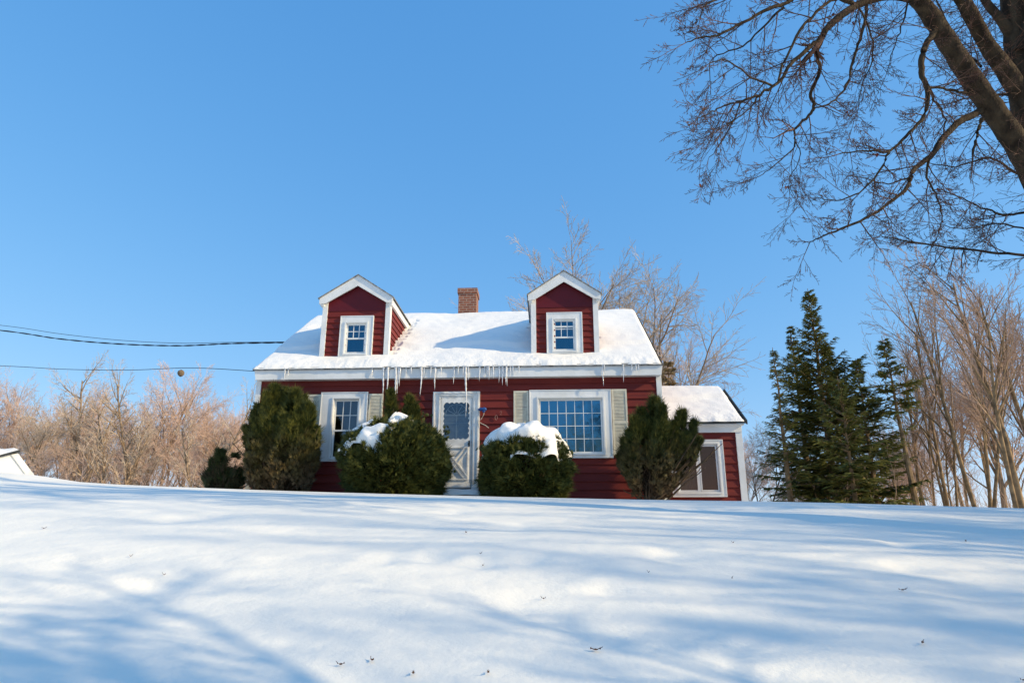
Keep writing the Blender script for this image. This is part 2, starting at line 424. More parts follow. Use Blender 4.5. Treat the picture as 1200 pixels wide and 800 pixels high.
# door ------------------------------------------------------------
mb = MB(); s0,s1,z1 = -1.83,-.74,3.44
mb.box(s0, DR[0]+.0, -.07, -.002, Z(1.15), Z(z1)); mb.box(DR[1], s1, -.07, -.002, Z(1.15), Z(z1)); mb.box(DR[0], DR[1], -.07, -.002, Z(DR[3]), Z(z1))
mb.box(s0+.02, s0+.05, -.085, -.071, Z(1.15), Z(z1-.02)); mb.box(s1-.05, s1-.02, -.085, -.071, Z(1.15), Z(z1-.02)); mb.box(s0+.05, s1-.05, -.085, -.071, Z(z1-.05), Z(z1-.02))
mb.box(DR[0], DR[0]+.035, -.055, .05, Z(1.15), Z(3.34)); mb.box(DR[1]-.035, DR[1], -.055, .05, Z(1.15), Z(3.34)); mb.box(DR[0]+.035, DR[1]-.035, -.055, .05, Z(3.305), Z(3.34))
mb.build('door_frame', M['whiteold'], house, bevel=.003)
# storm door leaf with a scalloped window opening
L0, L1, B0, B1 = -1.635, -.925, 1.25, 3.30
O0, O1, Q0, Q1 = -1.555, -1.005, 2.36, 3.16
def scallop(n_side):
    pts = []
    def arc(ax, az, bx, bz, out, n):       # n bumps along an edge
        for i in range(n):
            for k in range(8):
                t = (i+k/8)/n; bump = abs(math.sin(math.pi*t*n))*.028
                pts.append((ax+(bx-ax)*t+out[0]*bump, az+(bz-az)*t+out[1]*bump))
    arc(O0,Q0,O1,Q0,(0,-1),5); arc(O1,Q0,O1,Q1,(1,0),7)
    arc(O1,Q1,O0,Q1,(0,1),5); arc(O0,Q1,O0,Q0,(-1,0),7)
    return pts
ins = scallop(0); outp = []
cx, cz = (O0+O1)/2, (Q0+Q1)/2
ro0, ro1, rp0, rp1 = L0, L1, 2.26, B1
for (x, z) in ins:          # project each inner point to the outer rectangle
    dx, dz = x-cx, z-cz
    k = 1e9
    if dx > 1e-6: k = min(k, (ro1-cx)/dx)
    if dx < -1e-6: k = min(k, (ro0-cx)/dx)
    if dz > 1e-6: k = min(k, (rp1-cz)/dz)
    if dz < -1e-6: k = min(k, (rp0-cz)/dz)
    outp.append((cx+dx*k, cz+dz*k))
mb = MB(); K = len(ins); y0, y1 = -.050, -.020
for (ps, y) in ((ins,y0),(outp,y0),(ins,y1),(outp,y1)):
    for p in ps: mb.v.append((p[0], y, Z(p[1])))
for i in range(K):
    j = (i+1) % K
    mb.f += [(i, j, K+j, K+i), (2*K+i, 3*K+i, 3*K+j, 2*K+j), (i, 2*K+i, 2*K+j, j)]
mb.box(L0, L1, y0, y1, Z(B0), Z(2.26))
door = mb.build('door', M['whiteold'], house, fix=False)
door['label'] = 'white storm door with scalloped window and crossbuck panel'
mb = MB(); yy0, yy1 = -.074, -.0505
f0,f1,g0,g1 = -1.60,-.985,1.42,2.16
ring(mb, f0, f1, g0, g1, .028, yy0, yy1); 
mb2 = MB()
def bar(mb, ax, az, bx, bz, w, y0, y1):
    dx, dz = bx-ax, bz-az; l = math.hypot(dx, dz); nx_, nz_ = -dz/l*w/2, dx/l*w/2
    mb.prism([(ax+nx_,Z(az+nz_)),(bx+nx_,Z(bz+nz_)),(bx-nx_,Z(bz-nz_)),(ax-nx_,Z(az-nz_))], 'y', y0, y1)
mx_, mz_ = (f0+f1)/2, (g0+g1)/2; gp = .045
for sg in (1, -1):      # doubled mouldings of the X
    dx, dz = (f1-f0-.05), (g1-g0-.05); l = math.hypot(dx, dz)
    for off in (-gp, gp):
        ox, oz = -dz/l*off*sg, dx/l*off
        bar(mb, mx_-dx/2*.93+ox, mz_-dz/2*.93*sg+oz, mx_+dx/2*.93+ox, mz_+dz/2*.93*sg+oz, .024, yy0+.002*sg, yy1)
mb.box(L0+.03, L1-.03, -.058, -.0505, Z(1.27), Z(1.36))
mb.build('crossbuck', M['whiteold'], door)
mb = MB(); mb.box(-.985,-.955,-.075,-.051,Z(2.17),Z(2.30)); mb.box(-1.0,-.96,-.11,-.095,Z(2.21),Z(2.235)); mb.box(-.975,-.962,-.095,-.075,Z(2.21),Z(2.235)); mb.build('handle', M['metal'], door, bevel=.003)
mb = MB(); mb.box(O0-.03,O1+.03,-.034,-.031,Z(Q0-.03),Z(Q1+.03)); mb.build('pane', M['glass'], door)
# the inner door behind the storm glass: panel with fan light
mb = MB(); y0, y1 = .01, .04
mb.box(L0, L1, y0, y1, Z(B0), Z(2.90)); 
inner = mb.build('inner_door', mat('inner_door_panel', (.30,.31,.33), .7, (.22,.22,.25), 9), house)
mb = MB(); c = (cx, 2.90)
mb.box(L0, L1, y0-.01, y1, Z(2.88), Z(2.92))
for a in (30, 60, 90, 120, 150):
    bar(mb, c[0]+.06*math.cos(R(a)), c[1]+.06*math.sin(R(a)), c[0]+.25*math.cos(R(a)), c[1]+.25*math.sin(R(a)), .014, y0, y1-.01)
pr = None
for r_ in (.06, .26):
    pts = [Vector((c[0]+r_*math.cos(R(a)), y0+.01, Z(c[1]+r_*math.sin(R(a))))) for a in range(0, 181, 12)]
    mb.tube(pts, [.010]*len(pts), 5)
mb.box(cx-.012, cx+.012, y0-.008, y0, Z(2.3), Z(2.88)); mb.box(O0, O1, y0-.008, y0, Z(2.70), Z(2.715))
mb.build('fan_light', mat('fan_light_bars', (.5,.5,.5), .6), inner)
# doorstep
mb = MB(); mb.box(-2.0,-.62,-.75,-.05,Z(.7),Z(1.06)); ds = mb.build('doorstep', M['stone'], house, bevel=.01)
mb = MB(); n = 24
v = []; f = []
for j in range(n+1):
    for i in range(n+1):
        a, b = i/n, j/n; s = -2.03+1.44*a; d = -.80+.78*b
        e = min(1, min(a, 1-a)*8, b*6); h = .13*math.sqrt(max(e, 0)) + .02*noise.noise(Vector((s*4, d*4, 1)))
        v.append((s, d, Z(1.045+h)))
for j in range(n):
    for i in range(n):
        p = j*(n+1)+i; f.append((p, p+1, p+n+2, p+n+1))
mb.v = v; mb.f = f; mb.build('snow', M['snow'], ds, smooth=True, fix=False)

# numerals and the blue ornament beside the door
def on_wall(px, py, d=-.05):
    s, z = hp(px, py, d); return Vector((s, d, Z(z)))
mb = MB(); c = on_wall(581.5, 489)
pts = [c+Vector((.028*math.cos(a), 0, .055*math.sin(a))) for a in [2*math.pi*i/18 for i in range(19)]]
mb.tube(pts, [.005]*19, 5); mb.build('house_number', M['numer'], house)
mb = MB(); c = on_wall(587, 484)
pts = [c+Vector(q) for q in ((-.025,0,.025),(-.012,0,.042),(.012,0,.042),(.022,0,.022),(.01,0,0),(-.012,0,-.022),(-.028,0,-.038),(.0,0,-.034),(.03,0,-.038))]
mb.tube(pts, [.004]*len(pts), 5); mb.build('house_number', M['numer'], house)
c = on_wall(566.5, 480)
mb = MB()
pts = [c+Vector((x, -.06, 0)) for x in (-.12,-.06,-.02,.03,.08)]
mb.tube(pts, [.012,.05,.035,.055,.02], 8)
pts = [c+Vector((x, -.07, -.05)) for x in (-.02,.02,.05)]
mb.tube(pts, [.02,.035,.01], 8)
orn = mb.build('hanging_ornament', M['blue'], None, smooth=True); orn.matrix_world = house.matrix_world
orn.location = house.location; orn.rotation_euler = house.rotation_euler
tag(orn, 'small blue ornament hanging on the red siding right of the front door', 'ornament')
mb = MB()
a = c+Vector((.03,-.05,-.03))
mb.tube([a, a+Vector((-.02,0,-.10)), a+Vector((-.07,0,-.19)), a+Vector((-.13,0,-.25)), a+Vector((-.06,0,-.30)), a+Vector((.03,0,-.34)), a+Vector((.10,.0,-.40))], [.008]*7, 5)
mb.build('cord', M['cord'], orn)

# dormers ---------------------------------------------------------
def dormer(sc0, sc1, peak, label):
    """walls sc0..sc1, gable front at d=.35"""
    d = .35; mid = peak; ez = 5.92; pz = 6.52
    e0, e1 = sc0-.10, sc1+.10
    wo = (mid-.43, mid+.43, 4.42, 5.46); wi = (mid-.235, mid+.235, 4.50, 5.27)
    mb = MB()
    clap(mb, sc0+.09, sc1-.09, 4.2, 5.60, [wi], .15, d, .03)
    # smooth upper gable panel
    dm = mb.build('dormer', M['red'], house); dm['label'] = label
    mb = MB(); mb.prism([(sc0+.05,Z(5.60)),(sc1-.05,Z(5.60)),(sc1-.05,Z(5.80)),(mid,Z(6.36)),(sc0+.05,Z(5.80))], 'y', d-.02, d+.04)
    mb.build('gable_panel', M['redsm'], dm)
    # side walls: rows run back until they meet the roof slope
    for (s, sg) in ((sc0, -1), (sc1, 1)):
        mb = MB(); z = 5.86; row = .15
        while z > 4.25:
            a = z-row; dend = (z-4.0)/SL-.2+.12
            if dend > d+.1:
                pa = [(s+sg*.030, Z(a)), (s+sg*.004, Z(z)), (s-sg*.05, Z(z)), (s-sg*.05, Z(a))]
                mb.prism(pa, 'y', d+.08, dend)
            z = a
        mb.build('side_wall', M['red'], dm)
    mb = MB(); mb.box(sc0-.035, sc0+.09, d-.045, d+.10, Z(4.25), Z(5.93)); mb.build('corner_board', M['white'], dm, bevel=.003)
    mb = MB(); mb.box(sc1-.09, sc1+.035, d-.045, d+.10, Z(4.25), Z(5.93)); mb.build('corner_board', M['white'], dm, bevel=.003)
    # rake boards
    mb = MB()
    for sg in (-1, 1):
        ee = e0 if sg < 0 else e1; inn = sc0+.06 if sg < 0 else sc1-.06
        mb.prism([(mid,Z(pz-.02)),(ee,Z(ez-.02)),(ee,Z(ez-.17)),(inn,Z(5.77)),(mid,Z(6.225))], 'y', d-.155, d-.12)
        # soffit and eave return along the side
        mb.prism([(ee-sg*.02,Z(ez-.03)),(ee-sg*.02,Z(ez-.20)),(inn+sg*.05,Z(ez-.20)),(inn+sg*.05,Z(ez+.02))], 'y', d-.119, 2.55)
    mb.prism([(e0+.05,Z(ez)),(mid,Z(pz-.06)),(e1-.05,Z(ez)),(e1-.05,Z(ez-.04)),(mid,Z(pz-.12)),(e0+.05,Z(ez-.04))], 'y', d-.118, d+.05)
    mb.build('rake_board', M['white'], dm, bevel=.003)
    mb = MB(); n = 0
    for sg in (-1, 1):
        ee = (e0-.03) if sg < 0 else (e1+.03); zz = ez-.02; th = .018
        y0 = d-.19
        T = [(mid,y0,Z(pz)),(ee,y0,Z(zz)),(ee,2.75,Z(zz)),(mid,3.6,Z(pz))]
        Bt = [(p[0],p[1],p[2]-th) for p in T]; n = len(mb.v); mb.v += T+Bt
        mb.f += [(n,n+1,n+2,n+3),(n+7,n+6,n+5,n+4),(n,n+4,n+5,n+1),(n+1,n+5,n+6,n+2),(n+2,n+6,n+7,n+3)]
    mb.build('dormer_roof', M['gutter'], dm)
    # thin snow remnant on both slopes
    for sg in (-1, 1):
        v = []; f = []; ns, nd = 14, 40
        ee = (e0-.0) if sg < 0 else (e1+.0)
        for j in range(nd+1):
            for i in range(ns+1):
                a = i/ns; b = j/nd; s = mid+(ee-mid)*a; dd = d-.14+(2.6+.8*(1-a))*b
                nn = noise.noise(Vector((s*5, dd*3, sg)))
                h = .035+.06*nn; e = min(1, (1-a)*5, b*8, (1-b)*8)
                h = h*e-.004 if h > 0 else -.02
                v.append((s, dd, Z(pz+(ez-pz)*a+h)))
        for j in range(nd):
            for i in range(ns):
                p = j*(ns+1)+i; f.append((p, p+1, p+ns+2, p+ns+1))
        m = MB(); m.v = v; m.f = f; m.build('dormer_snow', M['snow'], dm, smooth=True, fix=False)
    mb = MB(); mb.box(sc0+.05, sc1-.05, 1.6, 1.65, Z(4.3), Z(5.8)); mb.build('interior_wall', M['wallin'], dm)
    return wo, wi
wo, wi = dormer(-4.70, -3.06, -3.86, 'left gabled dormer with red siding')
window((-4.26,-3.43,4.42,5.46), (-4.10,-3.61,4.50,5.26), .35, .06, 'window in the left dormer', rails=(4.88,), grid=[(4.90,5.225,3,2)],
       curtain=[(-4.09,-3.62,4.90,5.26,.03)], glass='glassdorm')
dormer(.48, 2.05, 1.265, 'right gabled dormer with red siding')
window((.82,1.69,4.42,5.46), (1.0,1.50,4.50,5.27), .35, .06, 'window in the right dormer', rails=(4.83,5.10), grid=[(4.85,5.235,3,2)],
       curtain=[(1.01,1.49,4.93,5.10,.03)], glass='glassdorm')

# wing ------------------------------------------------------------
mb = MB(); WW = (3.86,4.80,1.22,2.31)
clap(mb, 3.42, 5.32, .75, 2.62, [WW], .186, 1.0)
mb.box(3.42,5.3,4.0,4.1,Z(.75),Z(2.7))
mb.prism([(1.05,Z(.75)),(4.1,Z(.75)),(4.1,Z(2.7)),(2.55,Z(3.8)),(1.05,Z(2.75))], 'x', 5.28, 5.38)
wing = mb.build('wing_wall', M['red'], house); wing['label'] = 'red siding of the low side wing'
mb = MB(); mb.box(5.27,5.42,.95,1.08,Z(.7),Z(2.62)); mb.box(3.45,5.42,.93,.985,Z(2.60),Z(2.76)); mb.box(3.45,5.46,.82,1.0,Z(2.755),Z(2.785))
mb.box(3.44,5.26,.955,.99,Z(.8),Z(.98))
mb.build('wing_trim', M['white'], house, bevel=.004)
mb = MB()
mb.prism([(.80,Z(2.83)),(2.55,Z(3.97)),(4.3,Z(2.83)),(4.3,Z(2.75)),(2.55,Z(3.88)),(.80,Z(2.79))], 'x', 3.41, 5.50)
mb.box(3.42, 5.515, .775, .80, Z(2.785), Z(2.835))
mb.prism([(.78,Z(2.86)),(2.55,Z(4.01)),(4.3,Z(2.86)),(4.3,Z(2.74)),(2.55,Z(3.86)),(.78,Z(2.76))], 'x', 5.501, 5.53)
wr = mb.build('wing_roof', M['drip'], house)
def wz(d): return 2.83+(d-.8)*(1.14/1.75)
snow_sheet('wing_snow', 3.42, 5.45, .79, 2.55, wz, .07, house, 21.3, 110, 60)
snow_sheet('wing_snow', 3.42, 5.45, 4.3, 2.55, lambda d: 2.83+(4.3-d)*(1.14/1.75), .07, house, 27.3, 40, 20)
w = window((3.70,4.95,1.10,2.43), WW, 1.0, .06, 'wide sliding window in the side wing', glass='glassdark')
mb = MB(); mb.box(4.295,4.365,.96,.995,Z(1.225),Z(2.305)); ring(mb, 4.37, 4.79, 1.23, 2.30, .03, .955, .985); mb.build('sash_rail', M['white'], w)
mb = MB(); mb.box(3.5,5.25,2.6,2.62,Z(.8),Z(2.7)); mb.build('interior_wall', M['wallin'], house)
mb = MB(); n = 20
for i in range(n):
    x0 = 3.9+.38*i/n; x1 = 3.9+.38*(i+1)/n
    mb.quad((x0,1.12+.012*math.sin(i*1.8),Z(1.23)),(x1,1.12+.012*math.sin(i*1.8+1.8),Z(1.23)),(x1,1.12+.012*math.sin(i*1.8+1.8),Z(2.3)),(x0,1.12+.012*math.sin(i*1.8),Z(2.3)))
mb.build('curtain', mat('tan_curtain', (.34,.29,.18), .9, (.24,.2,.12), 8), w, fix=False)

# icicles: (px, length in px) along the eave, each a part of its own
rng = random.Random(5)
ic = [(334,14),(338,9),(436,13),(440,8),(450,33),(455,30),(464,57),(467,30),(469,22),(476,14),(482,9),(487,7),(494,33),(497,12),(505,12),(510,26),(511,12),
 (517,10),(522,7),(532,20),(537,11),(543,13),(545,34),(546.5,57),(549,16),(555,8),(562,17),(568,12),(571,13),(573,16),(578,15),(585,19),(589,22),(593,22),(594,23),(598,13),(601,10),(608,9),(612,7),(628,6),(666,7),(706,24),(708,10),(712,6),(730,20),(740,9),(745,12),(748,9),(752,5),(718,5),(501,6),(528,6),(559,6),(581,8)]
for k, (px, l) in enumerate(ic):
    s, z = hp(px, 430-(px-298)*.0142+1, -.24); L = l/47.0
    w_ = .013+.014*min(1, L/.8)+rng.uniform(0,.005); d = -.235+rng.uniform(-.012,.012)
    if px == 545 or l <= 8: continue
    m_ = max(6, int(L/.035)); pts = []; rad = []
    for i in range(m_+1):
        t = i/m_; pts.append(Vector((s+.006*math.sin(t*5+k)*L*2, d, Z(4.0-L*t))))
        rad.append(max(.0012, w_*(1-t)**.75*(1+.22*math.sin(i*1.9+k)) + (.012 if i == 0 else 0)))
    mb = MB(); mb.tube(pts, rad, 7); mb.build('icicle', M['ice'], house, smooth=True, fix=False)

# ------------------------------------------------------------------ white shelter at the left edge
def shelter():
    o = empty('white_shed', (0,0,0)); y = 17.5
    A = Yat(22,527,y); A0 = Yat(-60,530,y); C = Yat(46,570,y); 
    gx = A.x; top = A.z; dx = (C.x-A.x); dz = A.z-C.z; k = dx/dz
    zb = .9; bx = gx+k*(top-zb); w = 3.0
    lx = gx-w
    o.location = (gx, y, zb); o.rotation_euler = (0, 0, R(36))
    mb = MB()
    poly = [(gx-.03,top-.09),(bx-.02,zb),(lx,zb),(lx,top-.85),(gx-1.0,top-.42)]
    p2 = [(p[0]-o.location.x, p[1]-zb) for p in poly]
    mb.prism(p2, 'y', 0, 3.5); body = mb.build('wall', M['fabric'], o)
    mb = MB(); w0 = .18
    mb.prism([(gx-o.location.x, top-.09-zb),(bx+.02-o.location.x,0),(bx-w0-o.location.x,0),(gx-w0*.75-o.location.x,top-.13-zb)], 'y', -.04, -.002)
    mb.build('corner_board', M['white'], o)
    mb = MB(); mb.prism([(gx+.03-o.location.x,top-.05-zb),(gx-1.02-o.location.x,top-.48-zb),(gx-1.02-o.location.x,top-.45-zb),(gx+.03-o.location.x,top-.01-zb)], 'y', -.10, 3.55)
    mb.prism([(gx-1.02-o.location.x,top-.48-zb),(lx-.05-o.location.x,top-.95-zb),(lx-.05-o.location.x,top-.91-zb),(gx-1.02-o.location.x,top-.44-zb)], 'y', -.10, 3.55)
    mb.build('roof', M['drip'], o)
    mb = MB(); n, m_ = 30, 20; v = []; f = []
    for j in range(m_+1):
        for i in range(n+1):
            x = gx+.0-(w+.0)*i/n; yy = -.12+3.7*j/m_
            zr = top-.01-(gx-x)*.43 if x > gx-1.02 else top-.45-(gx-1.02-x)*.24
            zt = top+.03-.02*(gx-x)**2*.5
            e = math.sqrt(max(0, min(1, i/2, j/2)))
            v.append((x-o.location.x, yy, zr+(max(zt, zr+.15)-zr)*e-zb))
    for j in range(m_):
        for i in range(n):
            p = j*(n+1)+i; f.append((p, p+1, p+n+2, p+n+1))
    mb.v = v; mb.f = f; mb.build('roof_snow', M['snow'], o, smooth=True, fix=False)
    tag(o, 'white shed with sloping side wall and snowy roof at the left edge of the photo', 'shed')
shelter()

# ------------------------------------------------------------------ overhead cables
def cable(name, pts, r, twist, label):
    # smooth catmull through the points
    out = []
    for i in range(len(pts)-1):
        p0 = pts[max(i-1,0)]; p1 = pts[i]; p2 = pts[i+1]; p3 = pts[min(i+2,len(pts)-1)]
        for k in range(60):
            t = k/60; out.append(.5*((2*p1)+(p2-p0)*t+(2*p0-5*p1+4*p2-p3)*t*t+(3*p1-p0-3*p2+p3)*t**3))
    out.append(pts[-1]); mb = MB()
    if twist:
        for ph in (0, math.pi):
            q = []; acc = 0
            for i, p in enumerate(out):
                q.append(p+Vector((0, math.cos(i*.22+ph), math.sin(i*.22+ph)))*r*.75)
            mb.tube(q, [r*.8]*len(q), 5)
    else: mb.tube(out, [r]*len(out), 5)
    o = mb.build(name, M['cable'], None, smooth=True, fix=False)
    tag(o, label, 'cable'); return o
a = hw(-6.09, 1.55, 5.18)
cable('overhead_cable', [P(-160,371,22), P(0,387,20.5), P(70,397,19.5), P(140,403,18.6), P(210,405,17.9), P(270,402.5,17.4), a], .0135, True, 'thick twisted black overhead cable running to the left edge of the roof')
cable('overhead_cable', [P(-160,365,22), P(0,381,20.5), P(70,391,19.5), P(140,398.5,18.6), P(210,402,17.9), P(270,401,17.4), a+Vector((0,0,.02))], .007, False, 'thin upper overhead cable just above the thick twisted one')
cable('overhead_cable', [P(-160,423,21), P(0,428.5,19.5), P(75,432.5,18.5), P(150,433.5,17.6), P(225,431,16.9), hw(-6.08,-.05,3.99)], .008, False, 'single low overhead cable ending at the left eave corner')

# ------------------------------------------------------------------ bare trees
def rdir(rg, d, ang):
    q = Vector((rg.gauss(0,1), rg.gauss(0,1), rg.gauss(0,1))); q -= d*q.dot(d); q.normalize()
    return (d*math.cos(ang)+q*math.sin(ang)).normalized()
def grow(rg, mbs, p, d, L, r, lvl, maxl, prm):
    n = max(2, int(round(L/prm['seg'][lvl]))); pts = [p.copy()]; rad = [r]; dirs = [d.copy()]
    st = L/n
    for i in range(n):
        d = (d + Vector((rg.gauss(0,1), rg.gauss(0,1), rg.gauss(0,1)))*prm['wob'][lvl] + Vector((0,0,prm['up'][lvl]))*st*1.0).normalized()
        p = p + d*st; pts.append(p.copy()); dirs.append(d.copy())
        rad.append(max(prm['rmin'], r*(1-(i+1)/n*(1-prm['tip'][lvl]))))
    mbs[0 if lvl <= prm['tl'] else 1].tube(pts, rad, 7 if lvl == 0 else (5 if lvl == 1 else 3), cap=False)
    if lvl >= maxl: return
    cn = prm['kids'][lvl]; k = int(cn) + (1 if rg.random() < cn-int(cn) else 0)
    f0 = prm['first'][lvl]
    for c in range(k):
        t = f0+(1-f0)*(c+rg.random()*.9)/k; t = min(t, .98)
        i = min(int(t*n), n-1); q = pts[i].lerp(pts[i+1], t*n-i)
        ang = R(rg.uniform(*prm['ang'][lvl])); dd = rdir(rg, dirs[i], ang)
        if prm.get('flat') and dd.z < prm['flat']: dd.z = abs(dd.z); dd.normalize()
        l = L*rg.uniform(*prm['len'][lvl])*(1-.45*t)
        grow(rg, mbs, q, dd, l, min(rad[i]*.7, r*prm['rk'][lvl]), lvl+1, maxl, prm)
    if lvl >= 1 and rg.random() < .8:
        grow(rg, mbs, pts[-1], rdir(rg, dirs[-1], R(12)), L*.4, rad[-1], lvl+1, maxl, prm)
UP = dict(seg=[.8,.6,.4,.3,.25], wob=[.05,.08,.11,.13,.15], up=[.02,.10,.10,.10,.05], rmin=.006, tip=[.25,.25,.3,.5,.6], tl=1,
          kids=[12,8,6,5], first=[.22,.2,.15,.15], ang=[(20,40),(20,42),(22,45),(25,50)], len=[(.5,.72),(.4,.6),(.4,.6),(.4,.65)], rk=[.5,.55,.55,.6])
SPREAD = dict(UP); SPREAD.update(ang=[(30,55),(28,50),(28,50),(28,55)], up=[.02,.05,.04,.03,.0], first=[.3,.2,.15,.15], wob=[.06,.11,.14,.15,.16])
THIN = dict(UP); THIN.update(kids=[16,5,4,3], ang=[(25,50),(25,50),(25,50),(25,50)], len=[(.22,.42),(.35,.6),(.4,.6),(.4,.6)], first=[.25,.2,.15,.15])
OPEN = dict(UP); OPEN.update(kids=[10,6,5,2.5], wob=[.035,.05,.07,.09,.1], ang=[(18,34),(18,36),(20,38),(25,45)], len=[(.45,.7),(.4,.6),(.4,.6),(.4,.65)], first=[.3,.2,.15,.15])
TALL = dict(OPEN); TALL.update(kids=[9,6,4.2,2], first=[.36,.18,.15,.15], ang=[(16,38),(18,38),(22,40),(25,45)], len=[(.34,.52),(.4,.6),(.4,.6),(.4,.65)], tip=[.3,.25,.3,.5,.6], wob=[.03,.06,.08,.10,.11])
BIG = dict(SPREAD); BIG.update(kids=[11,9,7,3.5], ang=[(30,60),(28,50),(28,48),(28,50)], wob=[.05,.08,.10,.12,.12], first=[.38,.15,.15,.15])
def make_tree(seed, H, r, prm, stems, bark, twig, name='bare_tree', lean=0.0, maxl=4, tilt=(6,17)):
    rg = random.Random(seed); mbs = [MB(), MB()]
    for k in range(stems):
        a = 2*math.pi*k/stems+rg.random(); tl = R(rg.uniform(2, 5) if stems == 1 else rg.uniform(*tilt))
        d = Vector((math.cos(a)*math.sin(tl), math.sin(a)*math.sin(tl), math.cos(tl)))
        hh = H*(1 if k == 0 else rg.uniform(.75, .95))
        grow(rg, mbs, Vector((math.cos(a)*.15*(stems > 1), math.sin(a)*.15*(stems > 1), -.3)), d, hh*.86, r*(1 if k == 0 else .8), 0, maxl, prm)
    root = empty(name, (0,0,0))
    tr = mbs[0].build('trunk', bark, root, smooth=True, fix=False); cr = mbs[1].build('crown', twig, root, fix=False)
    return root
def place(proto, first, loc, rz, scale, label, group):
    if first: o = proto
    else:
        o = proto.copy(); col.objects.link(o)
        for c in proto.children:
            q = c.copy(); col.objects.link(q); q.parent = o
    o.location = loc; o.rotation_euler = (0,0,rz); o.scale = (scale,)*3
    tag(o, label, 'tree', group); return o
protos = {
 'pinkA': make_tree(11, 10, .16, UP, 1, M['bark2'], M['twig2']),
 'pinkB': make_tree(12, 10, .125, UP, 3, M['bark2'], M['twig2']),
 'pinkC': make_tree(19, 10, .10, SPREAD, 2, M['bark2'], M['twig2']),
 'greyA': make_tree(14, 10, .14, THIN, 2, M['bark2'], M['twig3']),
 'greyB': make_tree(15, 10, .15, BIG, 1, M['bark2'], M['twig3']),
 'brownA': make_tree(16, 10, .095, OPEN, 2, M['bark3'], M['twig4'], tilt=(3,9)),
 'brownB': make_tree(17, 10, .085, OPEN, 3, M['bark3'], M['twig4'], tilt=(3,10)),
 'tallA': make_tree(31, 10, .10, TALL, 2, M['bark3'], M['twig4'], tilt=(2,6)),
 'tallB': make_tree(32, 10, .085, TALL, 3, M['bark3'], M['twig4'], tilt=(4,10)),
 'brownC': make_tree(18, 10, .08, THIN, 1, M['bark3'], M['twig4']),
}
used = set()
def T(kind, px, top, y, label, group=None, rz=None, seed=[0]):
    """tree standing at distance y along pixel column px (base), reaching picture height top"""
    seed[0] += 1
    b = Yat(px, 580, y); x = b.x; z0 = gzf(x, y)
    t = Yat(px, top, y); h = t.z-z0
    p = protos[kind]; first = kind not in used; used.add(kind)
    if not hasattr(T, 'hh'): T.hh = {}
    if kind not in T.hh: T.hh[kind] = max(v.co.z for c in p.children for v in c.data.vertices)
    return place(p, first, (x, y, z0-.05), rz if rz is not None else seed[0]*2.4, h/T.hh[kind], label, group)
gl = 'bare trees in the thicket left of the house'
fill = 'bare pinkish tree in the dense thicket between the white shed and the house'
T('greyA', 84, 398, 42, 'tallest pale bare tree in the left thicket, rising above the overhead cables', gl)
T('pinkB', 188, 425, 44, 'tall bare tree with the round nest, under the lower cable', gl)
T('greyB', 18, 455, 40, 'bare tree directly behind the white shed', gl)
T('brownA', 100, 455, 45, 'bare tree with dark trunks right of the tallest pale tree', gl)
for (k, px, top, y) in (('pinkB',60,440,50),('pinkA',-5,425,48),('pinkC',245,455,46),('pinkA',262,460,50),('pinkA',278,470,46),('pinkB',150,470,54),('pinkA',232,450,48),('pinkB',105,470,54),('pinkA',292,482,52),('pinkB',-20,425,46),('pinkA',40,470,52),('pinkC',58,492,40),('pinkB',128,470,50),('pinkA',150,455,46),('pinkA',212,432,50),('pinkC',170,485,42),
    ('pinkB',232,465,52),('pinkA',250,472,46),('pinkB',268,488,50),('pinkB',285,500,44),('pinkC',5,480,55),('pinkB',300,505,52),('pinkC',222,500,40)):
    T(k, px, top, y, fill, gl)
T('greyA', 160, 425, 40, 'pale bare tree with a straight trunk left of the tree with the nest', gl)
T('greyA', 236, 440, 39, 'pale bare tree just right of the tree with the nest', gl)
T('greyA', 128, 445, 38, 'slender pale bare tree midway between the white shed and the tree with the nest', gl)
gb = 'bare trees behind the house'
T('greyB', 645, 252, 30, 'tall pale bare tree rising behind the right dormer', gb, 1.2)
T('greyA', 720, 305, 36, 'slim pale bare tree between the right dormer and the roof end', gb)
T('greyB', 800, 295, 27, 'wide bare tree behind the side wing with arching right hand branches', gb, 4.0)
T('pinkC', 765, 318, 31, 'bushy pale bare tree close behind the right end of the main roof', gb)
T('brownB', 742, 330, 40, 'small bare tree showing just above the right end of the main roof', gb)
T('pinkC', 893, 470, 34, 'small pinkish bare tree right of the side wing', gb)
T('pinkB', 868, 500, 48, 'low pinkish tree at the right edge of the side wing', gb)
gr = 'bare trees in the woods on the right'
T('tallA', 1192, 255, 25, 'tallest thick trunked bare tree at the right edge', gr, .4)
T('tallB', 1150, 290, 29, 'tall bare tree with several trunks left of the tallest one', gr, 2.0)
T('tallA', 1228, 280, 26, 'bare tree cut off by the right edge of the photo', gr, 1.1)
T('tallB', 1112, 345, 32, 'bare tree with dark forked trunks just right of the spruces', gr, 3.3)
T('pinkA', 1172, 330, 36, 'pinkish bare tree between the two tallest right hand trees', gr)
T('tallA', 1085, 385, 35, 'slender bare tree close to the leaning spruce', gr, 2.7)
fr = 'slim brown bare tree in the thicket below the tall right hand trees'
for (k, px, top, y) in (('brownC',1075,440,36),('tallA',1128,380,40),('brownC',1052,470,38),('pinkB',1040,490,44),('brownC',1012,500,40),('tallB',1205,360,38),
    ('brownC',1160,400,33),('pinkC',1100,460,42),('brownC',1110,470,34),('brownC',985,520,38),('pinkB',960,530,44),('pinkB',1060,500,46),('brownC',1200,420,34),('pinkB',930,540,46)):
    T(k, px, top, y, fr, gr)
